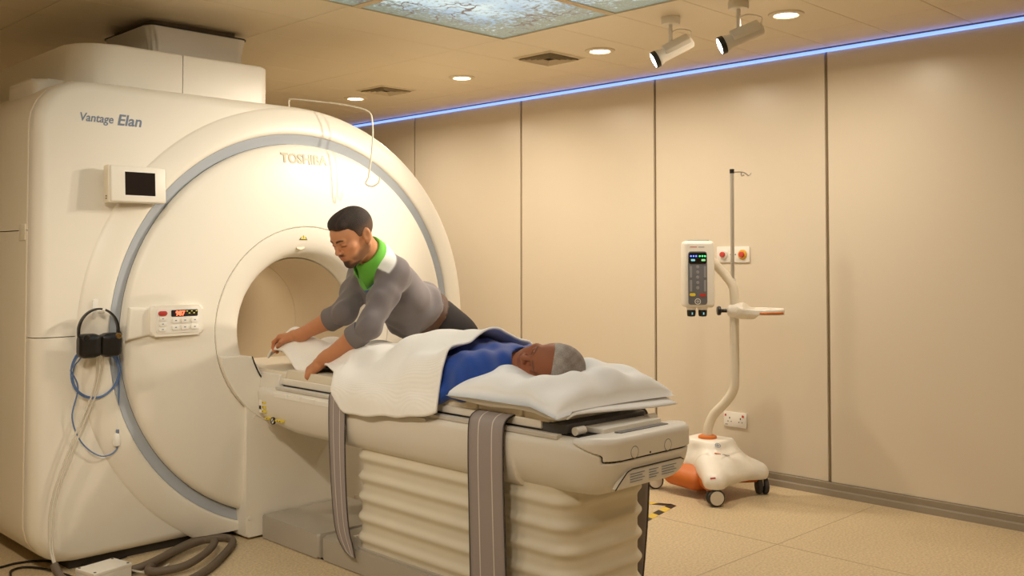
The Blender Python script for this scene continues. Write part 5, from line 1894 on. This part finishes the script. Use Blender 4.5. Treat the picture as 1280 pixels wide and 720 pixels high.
# drip pole
tube('drip_pole', [(4.672, 2.992, 1.10), (4.672, 2.992, 1.775)], .0105, M_steel, inj, 16)
tube('pole_sleeve', [(4.672, 2.992, 1.10), (4.672, 2.992, 1.185)], .017, M_inj, inj, 16)
tube('pole_cap', [(4.672, 2.992, 1.765), (4.672, 2.992, 1.788)], .0125, M_black, inj, 16)
tube('drip_hook', spline([(4.672, 2.992, 1.770), (4.70, 2.95, 1.772), (4.715, 2.93, 1.762), (4.725, 2.92, 1.752), (4.735, 2.91, 1.765)], 6), .0035, M_steel, inj, 6)
tube('drip_hook', spline([(4.70, 2.95, 1.772), (4.71, 2.955, 1.752), (4.722, 2.945, 1.756)], 6), .0035, M_steel, inj, 6)
# injector head: box facing the camera side with control panel
HF = Frame((4.475, 3.085, 1.205), (.74, -.67, 0), (.67, .74, 0), (0, 0, 1))      # x right on its face, y inwards, z up
MH = Matrix([list(HF.R[i]) + [HF.o[i]] for i in range(3)] + [[0, 0, 0, 1]])
head = box('injector_head', -.082, .082, -.060, .062, -.175, .185, M_inj, inj, bevel=.022, seg=5, M=MH)
box('head_top', -.055, .055, -.03, .045, .184, .192, M_tabg, head, bevel=.003, M=MH)
prism('control_face', rrect(-.066, .036, -.158, .128, .014), 'y', -.064, -.055, M_panel, head, bevel=.003, M=MH)
prism('indicator_window', rrect(-.062, .032, .062, .122, .008), 'y', -.0665, -.060, M_screen, head, bevel=.001, seg=1, M=MH)
M_lb = mat('led_blue', S(60, 90, 255), emit=(.08, .15, 1, 1), estr=4)
M_lg = mat('led_green', S(60, 230, 110), emit=(.05, .9, .2, 1), estr=3)
M_sg = mat('soft_green', S(120, 200, 130), emit=(.3, .8, .35, 1), estr=.6)
M_sb = mat('soft_blue', S(130, 200, 215), emit=(.3, .7, .8, 1), estr=.5)
M_grey2 = mat('key_grey', S(150, 150, 152), rough=.5)
for i in range(3):
    lathe('indicator', [(.0, -.003), (.0042, -.002), (.0042, .0)], (-.052 + .014 * i, -.0665, .103), 'y', M_lb, head, 10, M=MH)
    lathe('indicator', [(.0, -.003), (.0042, -.002), (.0042, .0)], (-.004 + .014 * i, -.0665, .103), 'y', M_lg, head, 10, M=MH)
prism('soft_key', rrect(-.052, -.030, .076, .087, .004), 'y', -.068, -.064, M_sb, head, M=MH)
prism('soft_key', rrect(.004, .026, .076, .087, .004), 'y', -.068, -.064, M_sg, head, M=MH)
for s, x in ((-1, -.058), (1, .018)):
    for k in range(2):
        prism('scale_bar', rrect(x, x + .012, -.012 - .075 * k, .050 - .075 * k, .003), 'y', -.0655, -.062, M_grey2, head, M=MH)
for k in range(5):
    lathe('key', [(.0, -.0015), (.008, -.001), (.009, .0)], (-.016, -.064, .045 - .028 * k), 'y', M_grey2, head, 16, M=MH)
prism('yellow_key', rrect(-.060, -.028, -.112, -.096, .007), 'y', -.067, -.062, M_yel, head, bevel=.001, seg=1, M=MH)
prism('red_key', rrect(-.006, .028, -.114, -.098, .007), 'y', -.067, -.062, M_red, head, bevel=.001, seg=1, M=MH)
lathe('emblem_ring', [(.013, -.001), (.0165, -.001)], (-.016, -.064, -.140), 'y', M_white, head, 24, M=MH, caps=False)
box('emblem_bar', -.017, -.015, -.0655, -.064, -.150, -.130, M_white, head, M=MH)
box('emblem_bar', -.026, -.006, -.0655, -.064, -.141, -.139, M_white, head, M=MH)
for (x0, x1, m_) in ((-.055, -.018, M_red), (-.010, .022, M_grey2)):
    box('name_print', x0, x1, -.0612, -.059, .150, .1535, m_, head, M=MH)
box('side_slot', .0815, .0825, -.012, -.004, -.10, .10, M_dk, head, M=MH)
for x in (-.040, .022):
    lathe('syringe_knob', [(.0, -.225), (.020, -.222), (.0225, -.215), (.024, -.195), (.022, -.185), (.019, -.172)], (x, -.015, 0), 'z', M_black, head, 20, M=MH)
    lathe('knob_collar', [(.024, -.187), (.026, -.185), (.026, -.172)], (x, -.015, 0), 'z', M_inj, head, 20, M=MH, caps=False)
    box('knob_mark', x - .003, x + .003, -.0405, -.036, -.212, -.200, M_sb, head, M=MH)

# ------------------------------------------------------------------ wall fittings and floor tape
so = thing('wall_socket', 'white double wall socket low on panelled wall behind the stand', 'socket', (XW, 3.22, .34))
XS = XW - .009
prism('plate', rrect(3.148, 3.302, .298, .384, .006), 'x', XS, XW + .001, M_white, so, bevel=.002, seg=2)
M_redsw = mat('red_switch', S(206, 70, 60), rough=.5)
for yc in (3.262, 3.188):
    box('pin_hole', XS - .0008, XS + .001, yc - .003, yc + .003, .344, .354, M_line, so)
    box('pin_hole', XS - .0008, XS + .001, yc + .008, yc + .014, .326, .331, M_line, so)
    box('pin_hole', XS - .0008, XS + .001, yc - .014, yc - .008, .326, .331, M_line, so)
box('rocker', XS - .003, XS + .001, 3.285, 3.295, .358, .370, M_redsw, so, bevel=.001, seg=1)
box('rocker', XS - .003, XS + .001, 3.165, 3.178, .358, .372, M_redsw, so, bevel=.001, seg=1)
box('name_mark', XS - .0006, XS + .001, 3.275, 3.292, .308, .311, M_line, so)
em = thing('emergency_switch', 'white wall plate with two round red emergency buttons behind drip pole', 'switch', (XW, 3.23, 1.31))
prism('plate', rrect(3.120, 3.345, 1.272, 1.366, .008), 'x', XS, XW + .001, M_white, em, bevel=.002, seg=2)
M_yplate = mat('button_yellow_plate', S(226, 178, 70), rough=.5)
for yc, m_ in ((3.297, M_white), (3.165, M_yplate)):
    lathe('surround', [(.0, -.008), (.026, -.008), (.030, -.004), (.030, .0)], (XS, yc, 1.318), 'x', m_, em, 24)
    lathe('push_button', [(.0, -.024), (.014, -.023), (.0165, -.018), (.0165, -.008)], (XS, yc, 1.318), 'x', M_redsw, em, 24)
for yc in (3.246, 3.214):
    lathe('screw', [(.0, -.002), (.004, -.0015), (.004, .0)], (XS, yc, 1.318), 'x', M_dk, em, 10)
M_tapey = mat('tape_yellow', S(222, 190, 70), rough=.6)
tp = thing('floor_tape', 'black and yellow striped warning tape on the floor near the stand', 'tape', (4.15, 3.12, 0))
def tape(a, b, n, w=.045):
    a, b = Vector(a), Vector(b)
    d = (b - a) / n
    s = Vector((-d.y, d.x, 0)).normalized() * w / 2
    for k in range(n):
        p, q = a + d * k, a + d * (k + 1)
        sh = d.normalized() * .012
        vs = [p - s - sh, q - s - sh, q + s + sh, p + s + sh]
        vv = [(v.x, v.y, .0006) for v in vs] + [(v.x, v.y, .0014) for v in vs]
        pyobj('tape_stripe', vv, [(0, 3, 2, 1), (4, 5, 6, 7), (0, 1, 5, 4), (1, 2, 6, 5), (2, 3, 7, 6), (3, 0, 4, 7)], M_black if k % 2 == 0 else M_tapey, tp, smooth=False)
tape((3.90, 3.02, 0), (4.27, 3.105, 0), 5)
tape((4.16, 3.33, 0), (4.25, 3.115, 0), 3)
